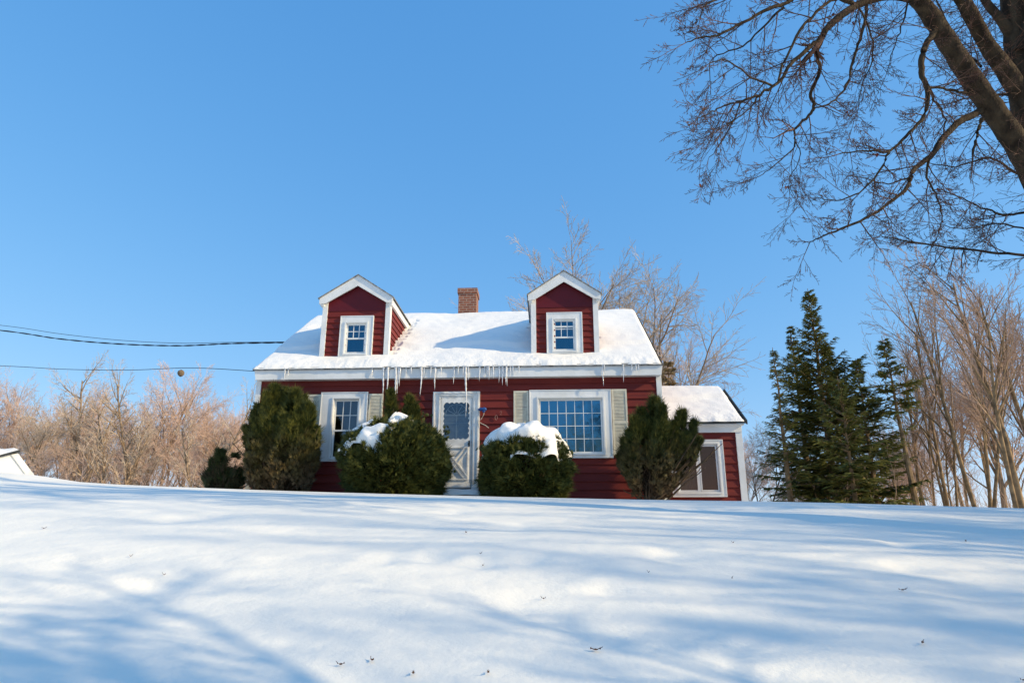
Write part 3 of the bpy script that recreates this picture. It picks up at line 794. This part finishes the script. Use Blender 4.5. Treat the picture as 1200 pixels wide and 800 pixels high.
# trees standing outside the frame to the right and behind the viewer: they cast the shadow bands and are mirrored in the panes
go_ = 'bare trees outside the frame'
for (k, x, y, h) in (('brownA',13.5,4.5,11),('brownB',17.5,8.5,12),('brownB',16.5,1.0,11),('brownA',22,11.5,13),('brownA',-4,-16,13),('greyB',6,-20,14),('pinkB',0,-24,13),('brownA',21,-1,12),('pinkA',25,4,14),('pinkB',29,-3,15),('pinkC',27,8,13),('brownB',33,3,15),('pinkA',4.6,1.25,7.5),('pinkB',13,-.8,10),('greyB',20,6.0,13),('pinkC',18,3.2,11)):
    p = protos[k]; place(p, False, (x, y, gzf(x,y)-.1), x*1.7, h/T.hh[k], 'tall bare tree standing outside the view beside the snowy slope', go_)

# undergrowth: nobody could count it
def brush(x0, x1, y0, y1, n, seed, m, hmax):
    rg = random.Random(seed); b = MB()
    for k in range(n):
        x = rg.uniform(x0, x1); y = rg.uniform(y0, y1); p = Vector((x, y, gzf(x, y)-.1)); h = rg.uniform(.45, 1)*hmax
        d = Vector((rg.gauss(0,.16), rg.gauss(0,.16), 1)).normalized(); pts = [p]; q = p
        for i in range(4):
            d = (d+Vector((rg.gauss(0,.1), rg.gauss(0,.1), .03))).normalized(); q = q+d*h/4; pts.append(q)
        b.tube(pts, [.020,.016,.012,.008,.005], 3, cap=False)
        for c in range(rg.randint(4, 9)):
            t = rg.uniform(.3, .98)*4; i = min(3, int(t)); s0 = pts[i].lerp(pts[i+1], t-i); e = s0+rdir(rg, d, R(rg.uniform(25, 50)))*h*rg.uniform(.12,.32)
            b.tube([s0, s0.lerp(e,.5)+Vector((0,0,-.02)), e], [.008,.006,.004], 3, cap=False)
    o = b.build('undergrowth', m, None, fix=False); tag(o, kind='stuff'); return o
tag(brush(13, 36, 28, 44, 300, 5, M['twig4'], 3.8), 'tan leafless brush below the trees right of the house', 'brush')
tag(brush(-44, -12, 36, 54, 350, 6, M['twig2'], 4.2), 'pale leafless brush below the trees left of the house', 'brush')
# nest
q = Yat(212,437,44)
mb = MB(); n = 10
mb.tube([q+Vector((0,0,z)) for z in (-.25,-.21,-.13,0,.12,.19,.23)], [.02,.10,.18,.22,.19,.11,.03], 12)
nest = mb.build('nest', M['nest'], None, smooth=True)
tag(nest, 'round brown wasp nest high in the bare treetops left of the house', 'nest')

# ------------------------------------------------------------------ conifers
def conifer(seed, H, W, z_low, density, name='spruce_tree', mtl='spruce', bare=0.0, ragged=.25):
    rg = random.Random(seed); tr = MB(); cr = MB()
    tp = [Vector((.03*math.sin(i*1.3)*i/10, .03*math.cos(i)*i/10, H*i/14-.3*(i == 0))) for i in range(15)]
    tr.tube(tp, [max(.012, .018*H*(1-i/14.5)) for i in range(15)], 7)
    z = z_low*H
    while z < H*.985:
        t = (z-z_low*H)/(H*(1-z_low)); n = rg.randint(4, 6)
        env = 1.75*W*((1-t)**.95)*min(1, .75+t*1.6)*(1-.18*max(0,.35-t)/.35)*(.82+.3*math.sin(z*2.1+seed)*math.sin(z*.9+seed*2))+.03
        a0 = rg.random()*6.28
        for k in range(n):
            if rg.random() < bare*(1-t): continue
            a = a0+2*math.pi*k/n+rg.uniform(-.3,.3); L = env*rg.choice((rg.uniform(.35,.75), rg.uniform(.75,1.0), rg.uniform(.9,1.0+ragged)))
            m = max(3, int(L/.28)); p = Vector((0,0,z+rg.uniform(-.12,.12))); pts = [p]; el = R(rg.uniform(-8, 20)*(1-t)+t*45)
            for i in range(m):
                e = el - R(26)*(i/m)*(1-t) + R(22)*(i/m)**2
                p = p+Vector((math.cos(a)*math.cos(e), math.sin(a)*math.cos(e), math.sin(e)))*(L/m); pts.append(p)
            tr.tube(pts, [.022*(1-i/(m+.5))+.004 for i in range(m+1)], 3, cap=False)
            # flattened sprays of short needle clusters along the bough
            for i in range(1, m+1):
                for s_ in range(int(density)):
                    f_ = rg.random(); base = pts[i-1].lerp(pts[i], f_)
                    rel = (i-1+f_)/m
                    if rel < .22: continue
                    side = rg.choice((-1, 1)); aa = a+side*R(rg.uniform(25, 70)); ln = (1-.45*t)*(.40*(1-rel)+.26)*rg.uniform(.6,1.25)*min(1.2, .55+L*.4)
                    dirv = Vector((math.cos(aa), math.sin(aa), rg.uniform(-.35,.15))).normalized()
                    pr = Vector((-dirv.y, dirv.x, rg.uniform(-.4,.4))).normalized()
                    up = dirv.cross(pr)
                    q = 3
                    for c in range(q):
                        b0 = base+dirv*(ln*c/q); w = ln*.34*(1-.22*c)
                        tip = b0+dirv*ln*.62
                        cr.v += [tuple(b0), tuple(b0+dirv*ln*.25+pr*w*.5+up*rg.uniform(-.03,.03)), tuple(tip+up*rg.uniform(-.05,.02)), tuple(b0+dirv*ln*.25-pr*w*.5)]
                        nn = len(cr.v); cr.f += [(nn-4, nn-3, nn-2, nn-1)]
        z += .30*(1-.40*t)+rg.uniform(0,.10)
    root = empty(name, (0,0,0)); tr.build('trunk', M['bark3'], root, fix=False); cr.build('crown', M[mtl], root, fix=False)
    return root
gs = 'spruces right of the house'
def C(px, top, y, wpx, zl, dens, seed, label, bare=0, lean=0, ragged=.25):
    ap = Yat(px, top, y); z0 = gzf(ap.x, y); H = ap.z-z0; x = ap.x-H*math.sin(R(lean))
    W = wpx/2/F*y*1.06
    o = conifer(seed, H, W, zl, dens, bare=bare, ragged=ragged); o.location = (x, y, z0); o.rotation_euler = (0, R(lean), 0); tag(o, label, 'tree', gs)
C(947, 338, 31, 112, .08, 12, 1, 'tallest dark green spruce right of the house', .03)
C(926, 382, 33, 84, .08, 9, 2, 'dark spruce half hidden behind the left side of the tallest spruce', .08)
C(906, 407, 30, 50, .08, 5, 3, 'slim sparse spruce with a thin bare top, leftmost of the spruces', .35, 0, .4)
C(1003, 420, 30, 100, .05, 11, 4, 'wide sunlit spruce between the tallest spruce and the leaning one', .05)
C(982, 440, 27, 84, .05, 11, 5, 'lower green spruce in front of the gap right of the tallest spruce', .1)
C(968, 400, 34, 96, .08, 10, 7, 'spruce filling in behind the right side of the tallest spruce', .05)
C(1034, 393, 29, 50, .60, 9, 6, 'leaning spruce with a long bare trunk and green only at the top', 0, -2.0)

# tan evergreen mass seen above the wing roof
b = Yat(792, 560, 24); o = conifer(77, Yat(792,418,24).z-gzf(b.x,24), 1.15, .25, 9, name='cypress_tree', mtl='deadneedle'); o.location = (b.x, 24, gzf(b.x,24)); tag(o, 'tan brown evergreen showing between the house corner and the wing roof', 'tree')

# ------------------------------------------------------------------ shrubs by the house
def spray(mb, rg, p, d, L, w, n=5, spread=.9):
    pr = d.cross(Vector((rg.gauss(0,1), rg.gauss(0,1), rg.gauss(0,1)))).normalized()
    for i in range(n):
        f = (i-(n-1)/2)/(n-1) if n > 1 else 0
        dd = (d+pr*f*2*spread*.6).normalized(); ll = L*(1-.5*abs(f))*rg.uniform(.8,1.15); b = p+d*(L*.12*i/n)
        s = dd.cross(pr.cross(dd)).normalized()
        m = b+dd*ll*.5; ww = w*.5
        mb.v += [tuple(b), tuple(m+s*ww), tuple(b+dd*ll), tuple(m-s*ww)]
        k = len(mb.v); mb.f.append((k-4, k-3, k-2, k-1))
def stems(mb, rg, base, tops, r=.02):
    for tp in tops:
        p0 = base+Vector((rg.uniform(-.2,.2), rg.uniform(-.12,.12), 0)); pts = []
        for i in range(7):
            t = i/6; pts.append(p0.lerp(tp, t)+Vector((rg.gauss(0,.02), rg.gauss(0,.02), 0)))
        mb.tube(pts, [r*(1-.75*i/6) for i in range(7)], 5, cap=False)
def arbor(name, spires, base_px, label, mtl, d=-.9, seed=1, dens=1.0, up=1.3, foot=.5):
    """spires: (px, top_y, width_px, bottom_y, lean)"""
    rg = random.Random(seed); fo = MB(); st = MB()
    bs, bz = hp(base_px, 578, d); org = hw(bs, d, 0); org.z = gzf(org.x, org.y)-.05
    tops = []
    for (px, ty, wpx, by, dd) in spires:
        s1, z1 = hp(px, ty, d+dd); s0, z0 = hp(px, by, d+dd); Rr = wpx/2/50.0
        top = hw(s1, d+dd, z1)-org; bot = hw(s0+ (bs-s0)*.5, d+dd, z0)-org
        bot.z = max(bot.z, .02); H = top.z-bot.z; tops.append(bot.lerp(top, .9))
        N_ = int(3900*dens*Rr*2*H*1.6)
        for k in range(N_):
            t = rg.random()**.85; a = rg.random()*6.283
            prof = (min(1, foot+t*1.3))*(1-max(0, (t-.45)/.55)**1.15)
            lump = 1+.38*noise.noise(Vector((math.cos(a)*1.6+seed*3, math.sin(a)*1.6, t*H*2.0+px)))
            lump += .22*noise.noise(Vector((math.cos(a)*5+seed, math.sin(a)*5, t*H*5)))
            rr = Rr*prof*lump*(1-.38*rg.random()**2.2)+.015
            c = bot.lerp(top, t); p = c+Vector((math.cos(a)*rr, math.sin(a)*rr, rg.uniform(-.03,.03)))
            if noise.noise(Vector((p.x*3.2+seed*7, p.y*3.2, p.z*2.2))) > .04+.38*t: continue
            if t < .35 and rg.random() < .45: continue
            o_ = Vector((math.cos(a), math.sin(a), 0)); dv = (o_*rg.uniform(.3,1)+Vector((0,0,up*rg.uniform(.5,1.2)))+Vector((rg.gauss(0,.3), rg.gauss(0,.3), rg.gauss(0,.3)))).normalized()
            spray(fo, rg, p, dv, rg.uniform(.07,.15)*(1.8 if rg.random() < .10 else 1), .015, 5)
    rt = empty(name, org); st_t = []
    for tp in tops:
        for q in range(4): st_t.append(tp+Vector((rg.gauss(0,.22), rg.gauss(0,.15), -rg.uniform(.1,.7))))
    stems(st, rg, Vector((0,0,0)), st_t, .028)
    # bare lower twigs
    for k in range(int(260*dens)):
        tp = rg.choice(tops); t = rg.uniform(.05,.6); c = Vector((0,0,0)).lerp(tp, t); a = rg.random()*6.28
        e = c+Vector((math.cos(a)*.45, math.sin(a)*.35, rg.uniform(.15,.5))); st.tube([c, c.lerp(e,.5)+Vector((0,0,-.03)), e], [.007,.005,.002], 3, cap=False)
    fo.build('foliage', M[mtl], rt, fix=False); st.build('stem', M['stem'], rt, fix=False)
    tag(rt, label, 'shrub', 'evergreen shrubs along the house front'); return rt
arbor('arborvitae', [(303,478,36,576,0),(322,455,42,576,.1),(346,461,40,576,-.05),(364,474,20,560,-.1),(294,505,26,577,.1),(358,500,34,577,0),(288,502,18,570,.1),(312,463,16,570,-.1),(336,459,15,560,.1),(356,467,16,560,.1),(373,502,18,565,0),(298,486,20,570,.1)], 328,
      'tall dark arborvitae at the left corner of the house', 'arbor', -.85, 2, 1.0, 1.3, .85)
arbor('arborvitae', [(744,492,34,582,0),(768,470,32,580,.1),(800,484,20,575,.15),(806,505,26,565,.1),(757,500,46,584,0),(780,505,36,584,.05),(732,518,18,560,0),(752,482,20,560,.1),(776,478,16,560,-.1),(789,498,18,560,.1),(814,496,16,565,.1),(820,516,14,565,.1),(727,535,16,570,.1)], 764,
      'two pointed arborvitae between the picture window and the side wing', 'arbor', -.8, 3, .95)
arbor('arborvitae', [(457,460,13,560,0),(480,468,17,560,.1),(486,478,14,560,.1)], 470,
      'pointed arborvitae poking up behind the snowy yew left of the door', 'arbor', -.55, 8, 1.5)
# mound shaped yews
def yew(name, px0, px1, top, d, seed, label, bumps, snowpx, sides=.75, cut=-.2):
    rg = random.Random(seed); fo = MB(); st = MB()
    s0, _ = hp(px0, 540, d); s1, _ = hp(px1, 540, d); _, zt = hp((px0+px1)/2, top, d)
    sc_, Rr = (s0+s1)/2, (s1-s0)/2
    org = hw(sc_, d, 0); org.z = gzf(org.x, org.y)-.05; H = zt-org.z
    def surf(th, a, hf=.13):      # th 0 top .. pi/2 equator .. below
        lump = 1+.18*noise.noise(Vector((math.cos(a)*1.7+seed, math.sin(a)*1.7, th*2.0)))+hf*noise.noise(Vector((math.cos(a)*6+seed, math.sin(a)*6, th*6)))
        r_ = Rr*lump*(max(0, math.sin(th))**.95 if th < math.pi/2 else 1-.28*((th-math.pi/2)/(math.pi/2))**1.2)
        x = r_*math.cos(a); y = r_*math.sin(a)*sides
        z = H*.45+H*.55*lump*math.cos(th) if th < math.pi/2 else H*.45-(H*.45)*(th-math.pi/2)/(math.pi/2)
        return Vector((x, y, z))
    def snowcov(p, th, a):
        pm = noise.noise(Vector((p.x*2.3+seed*5, p.y*2.3, p.z*2.3))) + .16*noise.noise(Vector((p.x*6+seed, p.y*6, p.z*6)))
        return snowpx(p, th, a)+pm*.56
    N_ = int(12000*Rr*1.9)
    for k in range(N_):
        th = math.acos(1-rg.random()) if rg.random() < .55 else math.pi/2+rg.random()*math.pi/2
        a = rg.random()*6.283; p = surf(th, a); o_ = Vector((p.x, p.y, (p.z-H*.35)*.9)).normalized()
        if th < 1.45 and snowcov(p, th, a) > .10: continue
        if noise.noise(p*2.6+Vector((seed,0,0))) > .22: p *= .84
        p = p*(1-.22*rg.random()**2)
        dv = (o_+Vector((rg.gauss(0,.4), rg.gauss(0,.4), rg.gauss(.25,.35)))).normalized()
        L = rg.uniform(.07,.13)
        if rg.random() < .10: L *= rg.uniform(1.4,2.4)
        spray(fo, rg, p, dv, L, .014, 6, 1.1)
    for (px, ty, n) in bumps:     # long shoots breaking the outline
        s, z = hp(px, ty, d); e = hw(s, d, z)-org; b = e*.75; b.z -= .12
        for i in range(n):
            f = i/n; p = b.lerp(e, f)+Vector((rg.gauss(0,.05), rg.gauss(0,.05), rg.gauss(0,.05)))
            spray(fo, rg, p, ((e-b).normalized()+Vector((rg.gauss(0,.5), rg.gauss(0,.5), rg.gauss(0,.5)))).normalized(), .10, .02, 6, 1.1)
    stems(st, rg, Vector((0,0,0)), [surf(rg.uniform(.2,1.4), rg.random()*6.28)*.85 for _ in range(26)], .022)
    rt = empty(name, org); fo.build('foliage', M['yew'], rt, fix=False); st.build('stem', M['stem'], rt, fix=False)
    # snow cap draped over the top
    nt_, na = 46, 150; v = []; ok = []; f = []
    for i in range(nt_+1):
        for j in range(na):
            th = i/nt_*1.42; a = 2*math.pi*j/na; p = surf(th, a, .03)
            cov = snowcov(p, th, a)
            ok.append(cov); q_ = min(1, max(0, cov/.30)); th_ = .10*q_*(2-q_)
            v.append(tuple(p*1.0+Vector((p.x, p.y, H*.5)).normalized()*(th_-.03)+Vector((0,0,th_*.5))))
    for i in range(nt_):
        for j in range(na):
            q = [i*na+j, (i+1)*na+j, (i+1)*na+(j+1) % na, i*na+(j+1) % na]
            if max(ok[t] for t in q) > -.02: f.append(tuple(q))
    m = MB(); m.v = v; m.f = f; sno = m.build('snow_cap', M['snow'], rt, smooth=True, fix=False)
    tag(rt, label, 'shrub', 'evergreen shrubs along the house front'); return rt
yew('yew_shrub', 402, 522, 494, -1.15, 5, 'large bushy yew left of the front door with thin snow on top',
    [(524,505,40),(518,520,40),(528,548,40),(408,520,30),(500,488,30),(512,560,30),(405,550,30)], lambda p, th, a: .24-th*.48-.36*p.x)
yew('yew_shrub', 563, 669, 502, -1.15, 6, 'rounded yew right of the front door wearing a thick snow cap',
    [(668,530,40),(566,522,40),(660,520,30),(620,498,20),(566,545,30)], lambda p, th, a: .86-th*.64-.05*math.sin(a))
arbor('juniper_shrub', [(258,529,9,572,0),(250,540,10,575,0),(270,540,11,576,.1),(242,556,11,576,0),(283,552,12,576,0),(276,534,7,570,.1),(264,552,24,577,0),(252,562,22,577,-.1)], 262, 'small ragged juniper left of the tall arborvitae', 'juniper', -.5, 9, 1.1, .9)

# ------------------------------------------------------------------ big overhanging tree
def big_tree():
    rg = random.Random(42); tk = MB(); cw = MB(); lf = MB()
    org = Vector((8.1, 6.6, gzf(8.1, 6.6)-.1))
    def pl(pts, rads, k=8, mb=None, rough=.0):
        w = [P(*p)-org for p in pts]; out = []; ro = []
        for i in range(len(w)-1):
            p0 = w[max(i-1,0)]; p1 = w[i]; p2 = w[i+1]; p3 = w[min(i+2,len(w)-1)]
            for q in range(5):
                t = q/5; out.append(.5*((2*p1)+(p2-p0)*t+(2*p0-5*p1+4*p2-p3)*t*t+(3*p1-p0-3*p2+p3)*t**3)); ro.append(rads[i]+(rads[i+1]-rads[i])*t)
        out.append(w[-1]); ro.append(rads[-1])
        if rads[0] < .05:
            out = [o+Vector((rg.gauss(0,1), rg.gauss(0,1), rg.gauss(0,1)))*.006 for o in out]
        ro = [r*(1+.06*rg.uniform(-1,1)) for r in ro]
        (mb or tk).tube(out, ro, k, cap=False); return out, ro
    # trunk from the ground, outside the frame, up to the fork
    fork = P(1238,262,8.9)
    tp = [Vector((0,0,-.2)), Vector((0,0,.5))]
    base = [Vector((0,0,-.3)), Vector((-.02,.02,.4)), Vector((-.05,.05,1.2))]
    fk = fork-org
    pts = base+[base[-1].lerp(fk, t) for t in (.33,.66,1)]
    tk.tube(pts, [.50,.38,.33,.31,.30,.29], 14)
    LIM = {}
    LIM['A'] = pl([(1238,262,8.9),(1205,190,8.8),(1168,135,8.7),(1140,95,8.65),(1112,52,8.6),(1088,15,8.5),(1066,-12,8.4),(1040,-45,8.3),(1000,-80,8.2)], [.21,.155,.138,.126,.115,.105,.09,.075,.05], 12)
    LIM['C'] = pl([(1238,262,8.9),(1222,190,9.0),(1204,120,9.0),(1196,60,9.1),(1190,0,9.2),(1180,-70,9.3)], [.25,.22,.20,.18,.17,.15], 12)
    LIM['B'] = pl([(1206,130,9.0),(1180,85,8.95),(1158,55,8.9),(1140,22,8.8),(1122,-12,8.7),(1100,-60,8.6)], [.13,.115,.10,.092,.085,.07], 10)
    LIM['D'] = pl([(1192,50,9.1),(1172,22,9.15),(1158,6,9.2),(1140,-22,9.3)], [.09,.06,.05,.04], 8)
    LIM['D2'] = pl([(1198,60,9.0),(1214,10,8.9),(1225,-40,8.8)], [.12,.10,.08], 8)
    S = []
    def br(pts, r0, r1):
        n = len(pts); o = pl(pts, [r0+(r1-r0)*i/(n-1) for i in range(n)], 6); S.append(o); return o
    br([(1075,0,8.4),(1040,-4,8.2),(1003,7,8.0),(972,30,7.9),(963,45,7.85)], .050, .036)
    br([(963,45,7.85),(950,54,7.8),(928,75,7.7),(910,98,7.6),(885,113,7.5),(862,120,7.4)], .030, .010)
    br([(963,45,7.85),(958,62,7.9),(960,85,8.0),(950,108,8.1),(953,128,8.2),(938,145,8.2),(930,152,8.2)], .026, .014)
    br([(930,152,8.2),(932,168,8.2),(922,182,8.15),(905,196,8.1),(888,208,8.0)], .012, .004)
    br([(932,165,8.2),(938,185,8.25),(925,215,8.3),(945,252,8.3)], .007, .003)
    br([(953,128,8.2),(975,120,8.3),(992,100,8.4),(1000,70,8.5),(1010,40,8.5),(1015,10,8.4)], .008, .022)
    br([(910,98,7.6),(925,60,7.7),(950,20,7.8),(985,-5,8.0)], .012, .020)
    br([(905,100,7.6),(880,90,7.5),(850,70,7.4),(830,75,7.3)], .014, .004)
    br([(1003,7,8.0),(960,-8,7.9),(915,5,7.8),(880,22,7.7),(845,40,7.6),(825,44,7.5),(803,50,7.4)], .028, .005)
    br([(930,0,7.9),(880,-10,7.7),(830,5,7.5),(820,25,7.4)], .020, .004)
    br([(920,8,7.8),(895,30,7.9),(870,55,8.0),(835,68,8.1),(832,98,8.1)], .014, .004)
    br([(860,120,7.4),(840,128,7.3),(826,135,7.2),(815,139,7.1)], .010, .003)
    br([(890,112,7.5),(870,135,7.4),(845,150,7.3),(830,160,7.2)], .010, .003)
    br([(870,118,7.5),(855,150,7.6),(840,175,7.7),(830,186,7.7)], .009, .003)
    br([(1097,34,8.5),(1083,60,8.3),(1080,85,8.2),(1087,105,8.15),(1083,135,8.1),(1062,160,8.0),(1040,178,7.9),(1018,176,7.8),(985,180,7.7)], .040, .006)
    br([(1042,176,7.9),(1032,198,7.85),(1012,222,7.8),(985,234,7.75),(958,232,7.7)], .016, .004)
    br([(1085,100,8.15),(1095,118,8.3),(1107,135,8.5),(1106,160,8.6)], .018, .007)
    br([(1088,102,8.2),(1115,106,8.4),(1135,110,8.6)], .014, .018)
    br([(1152,128,8.7),(1125,142,8.5),(1105,162,8.4),(1090,184,8.3),(1070,200,8.2),(1063,220,8.1),(1035,243,8.0),(1000,262,7.9),(965,276,7.8),(948,285,7.75)], .048, .005)
    br([(1090,184,8.3),(1086,208,8.3),(1098,232,8.35),(1104,258,8.4),(1092,292,8.4)], .016, .004)
    br([(1066,208,8.1),(1040,215,8.2),(1010,208,8.2),(990,205,8.3)], .010, .003)
    br([(1150,140,8.6),(1145,160,8.5),(1140,182,8.4)], .025, .012)
    br([(1210,246,9.2),(1180,252,9.0),(1150,243,8.8),(1122,230,8.6),(1100,222,8.5)], .018, .004)
    br([(1230,304,9.4),(1190,298,9.2),(1140,293,9.0),(1090,287,8.8),(1050,280,8.7),(1030,276,8.6)], .022, .004)
    br([(1225,275,9.2),(1190,266,9.0),(1165,262,8.9),(1130,268,8.7),(1095,262,8.6)], .014, .004)
    br([(1150,78,9.0),(1130,58,9.4),(1112,30,9.8),(1095,-5,10.1)], .018, .010)
    br([(1215,175,9.2),(1195,118,9.6),(1150,112,9.9),(1110,122,10.2)], .03, .006)
    br([(1228,215,9.1),(1195,205,9.6),(1160,185,10.0),(1120,195,10.3),(1085,190,10.5)], .025, .005)
    br([(1066,-12,8.4),(1060,20,8.8),(1050,50,9.0),(1040,85,9.1)], .014, .004)
    br([(1003,7,8.0),(1020,35,8.3),(1022,70,8.5),(1010,100,8.6),(1005,130,8.6)], .013, .004)
    # limbs carrying on above and beside the frame
    for (a, b) in (((1180,-70,9.3),(1120,-330,10)),((1180,-70,9.3),(1300,-300,9)),((1000,-80,8.2),(850,-200,7.6)),((1100,-60,8.6),(1050,-300,8.6)),((1238,200,9),(1420,20,9)),((1238,230,8.9),(1330,60,8)),((1000,-80,8.2),(960,-220,8.6))):
        mid_ = tuple((a[i]+b[i])/2+(20 if i == 0 else 0) for i in range(3))
        br([a, mid_, b], .10, .02)
    prm = dict(seg=[.3,.14,.11,.09,.08], wob=[.1,.085,.10,.11,.1], up=[0,.12,.30,.35,.3], rmin=.0024, tip=[.3,.35,.45,.6,.7], tl=-1,
               kids=[6,5,3.6,1.8], first=[.1,.12,.12,.2], ang=[(30,55),(28,50),(28,50),(30,50)], len=[(.5,.8),(.4,.65),(.4,.65),(.4,.7)], rk=[.5,.55,.6,.7])
    tips = []
    for (pts, rad) in S:
        L = sum((pts[i+1]-pts[i]).length for i in range(len(pts)-1)); acc = 0; nxt = .06
        for i in range(1, len(pts)):
            acc += (pts[i]-pts[i-1]).length
            while nxt < acc:
                f = nxt/L; nxt += rg.uniform(.09,.23)+(.10 if rad[i] > .03 else 0)
                d0 = (pts[i]-pts[i-1]).normalized(); dd = rdir(rg, d0, R(rg.uniform(35,75)))
                if dd.z > .5: dd.z *= .4
                dd.z -= .10; dd.normalize()
                ll = rg.uniform(.25,.72)*(1.1-.5*f)
                grow(rg, [cw, cw], pts[i], dd, ll, min(.008, rad[i]*.6), 1, 4, prm)
                if rg.random() < .10: tips.append(pts[i]+dd*ll+Vector((0,0,-.02)))
        grow(rg, [cw, cw], pts[-1], (pts[-1]-pts[-2]).normalized(), .45, rad[-1], 1, 4, prm)
    # short shoots on the main limbs
    for k_ in ('A','B','C'):
        pts, rad = LIM[k_]
        for i in range(2, len(pts)):
            for q in range(3):
                d0 = (pts[i]-pts[i-1]).normalized(); dd = rdir(rg, d0, R(rg.uniform(60,90))); grow(rg, [cw, cw], pts[i]+dd*rad[i]*.8, dd, rg.uniform(.12,.5), .005, 2, 4, prm)
    for p in tips:       # curled dry leaves still hanging
        for q in range(rg.randint(1, 2)):
            c = p+Vector((rg.gauss(0,.04), rg.gauss(0,.04), rg.gauss(0,.03))); a = rg.random()*6.28; s_ = rg.uniform(.016,.030)
            e = Vector((math.cos(a), math.sin(a), 0)); n_ = len(lf.v)
            lf.v += [tuple(c+Vector((0,0,s_*.6))), tuple(c+e*s_*.7), tuple(c-Vector((0,0,s_*1.3))), tuple(c-e*s_*.7+Vector((0,.01,0))), tuple(c+e.cross(Vector((0,0,1)))*s_*.6)]
            lf.f += [(n_, n_+1, n_+2, n_+3), (n_, n_+4, n_+2)]
    o = empty('maple_tree', org)
    tk.build('trunk', M['bark'], o, smooth=True, fix=False); cw.build('crown', M['twig'], o, fix=False); lf.build('leaves', M['leafred'], o, fix=False)
    tag(o, 'large dark bare tree overhanging the upper right corner with a few dry red leaves', 'tree')
big_tree()

# ------------------------------------------------------------------ fallen leaves on the snow
def ground_hit(px, py):
    r = ray(px, py); t = 1.5
    while t < 20:
        p = r*t
        if p.z < gzf(p.x, p.y): return p
        t += .01
    return r*10
rg = random.Random(3)
spots = [(546,625,1.2),(563,650,.5),(566,664,.5),(51,620,.7),(153,653,.5),(192,675,.5),(399,782,.9),(436,776,1),(484,792,1),(572,791,.9),(637,703,.7),(698,764,1.4),(859,637,.6),(1058,693,1.2),(1082,756,1),(1132,635,1.1),(858,679,.5),(760,672,.5),(1200,800,.8)]
for k, (px, py, s_) in enumerate(spots):
    p = ground_hit(px, py); a = rg.random()*6.28; L = .024*s_*max(.8, p.length/8)
    mb = MB(); seg = 7; top = []; 
    for i in range(seg):
        t = i/(seg-1); w = L*.38*math.sin(math.pi*min(.97, max(.06, t)))*(1.25 if i % 2 else .8); x = (t-.5)*2*L
        mb.v += [(x, -w, .010+.012*(t-.5)**2*4+.35*w), (x, 0, .008+.02*(t-.5)**2*3), (x, w, .012+.5*w)]
    for i in range(seg-1):
        n_ = i*3; mb.f += [(n_, n_+1, n_+4, n_+3), (n_+1, n_+2, n_+5, n_+4)]
    mb.tube([Vector((-L,0,.02)), Vector((-L*1.2,0,.022)), Vector((-L*1.4,.003,.026))], [.0015,.0015,.001], 4)
    o = mb.build('fallen_leaf', M['leafdead'], None, fix=False); o.location = (p.x, p.y, gzf(p.x,p.y)); o.rotation_euler = (-.12*0, 0, a)
    tag(o, 'small curled brown dead leaf lying on the open snow slope', 'leaf', 'dead leaves scattered on the snow')

# ------------------------------------------------------------------ light, sky, camera
SUN = Vector((1.0, -.30, .50)).normalized()
el = math.asin(SUN.z); az = math.atan2(SUN.x, SUN.y)      # clockwise from +Y
w = bpy.data.worlds.new('World'); sc.world = w; w.use_nodes = True; nt = w.node_tree
bg = nt.nodes['Background']; sky = nt.nodes.new('ShaderNodeTexSky'); sky.sky_type = 'NISHITA'; sky.sun_disc = False
sky.sun_elevation = el; sky.sun_rotation = az; sky.altitude = 200; sky.air_density = 1.0; sky.dust_density = .35; sky.ozone_density = 2.0
hs = nt.nodes.new('ShaderNodeHueSaturation'); hs.inputs['Saturation'].default_value = 1.22; hs.inputs['Value'].default_value = 1.62
nt.links.new(sky.outputs[0], hs.inputs['Color'])
sp = nt.nodes.new('ShaderNodeSeparateColor'); cb = nt.nodes.new('ShaderNodeCombineColor'); nt.links.new(hs.outputs[0], sp.inputs[0])
BS = .15
for ch, (ref, out, ex) in enumerate(((.112,.120,.74),(.297,.37,.50),(.631,.775,.33))):     # soft per-channel response of the sky
    m1 = nt.nodes.new('ShaderNodeMath'); m1.operation = 'MULTIPLY'; m1.inputs[1].default_value = BS/ref; nt.links.new(sp.outputs[ch], m1.inputs[0])
    m2 = nt.nodes.new('ShaderNodeMath'); m2.operation = 'POWER'; m2.inputs[1].default_value = ex; nt.links.new(m1.outputs[0], m2.inputs[0])
    m3 = nt.nodes.new('ShaderNodeMath'); m3.operation = 'MULTIPLY'; m3.inputs[1].default_value = out/BS; nt.links.new(m2.outputs[0], m3.inputs[0])
    nt.links.new(m3.outputs[0], cb.inputs[ch])
nt.links.new(cb.outputs[0], bg.inputs[0]); bg.inputs[1].default_value = BS
sl = bpy.data.lights.new('sun', 'SUN'); sl.energy = 5.0; sl.angle = R(.8); sl.color = (1, .81, .50)
so = bpy.data.objects.new('sun', sl); col.objects.link(so); so.rotation_euler = SUN.to_track_quat('Z', 'Y').to_euler(); so.location = (20,-5,20)
cam = bpy.data.cameras.new('camera'); co = bpy.data.objects.new('camera', cam); col.objects.link(co)
co.location = (0,0,0); co.rotation_euler = (R(90)+TH, 0, 0); cam.sensor_width = 36; cam.lens = 36*F/1200; cam.clip_end = 3000; cam.clip_start = .05
sc.camera = co
sc.view_settings.view_transform = 'Standard'; sc.view_settings.look = 'None'; sc.view_settings.exposure = 0
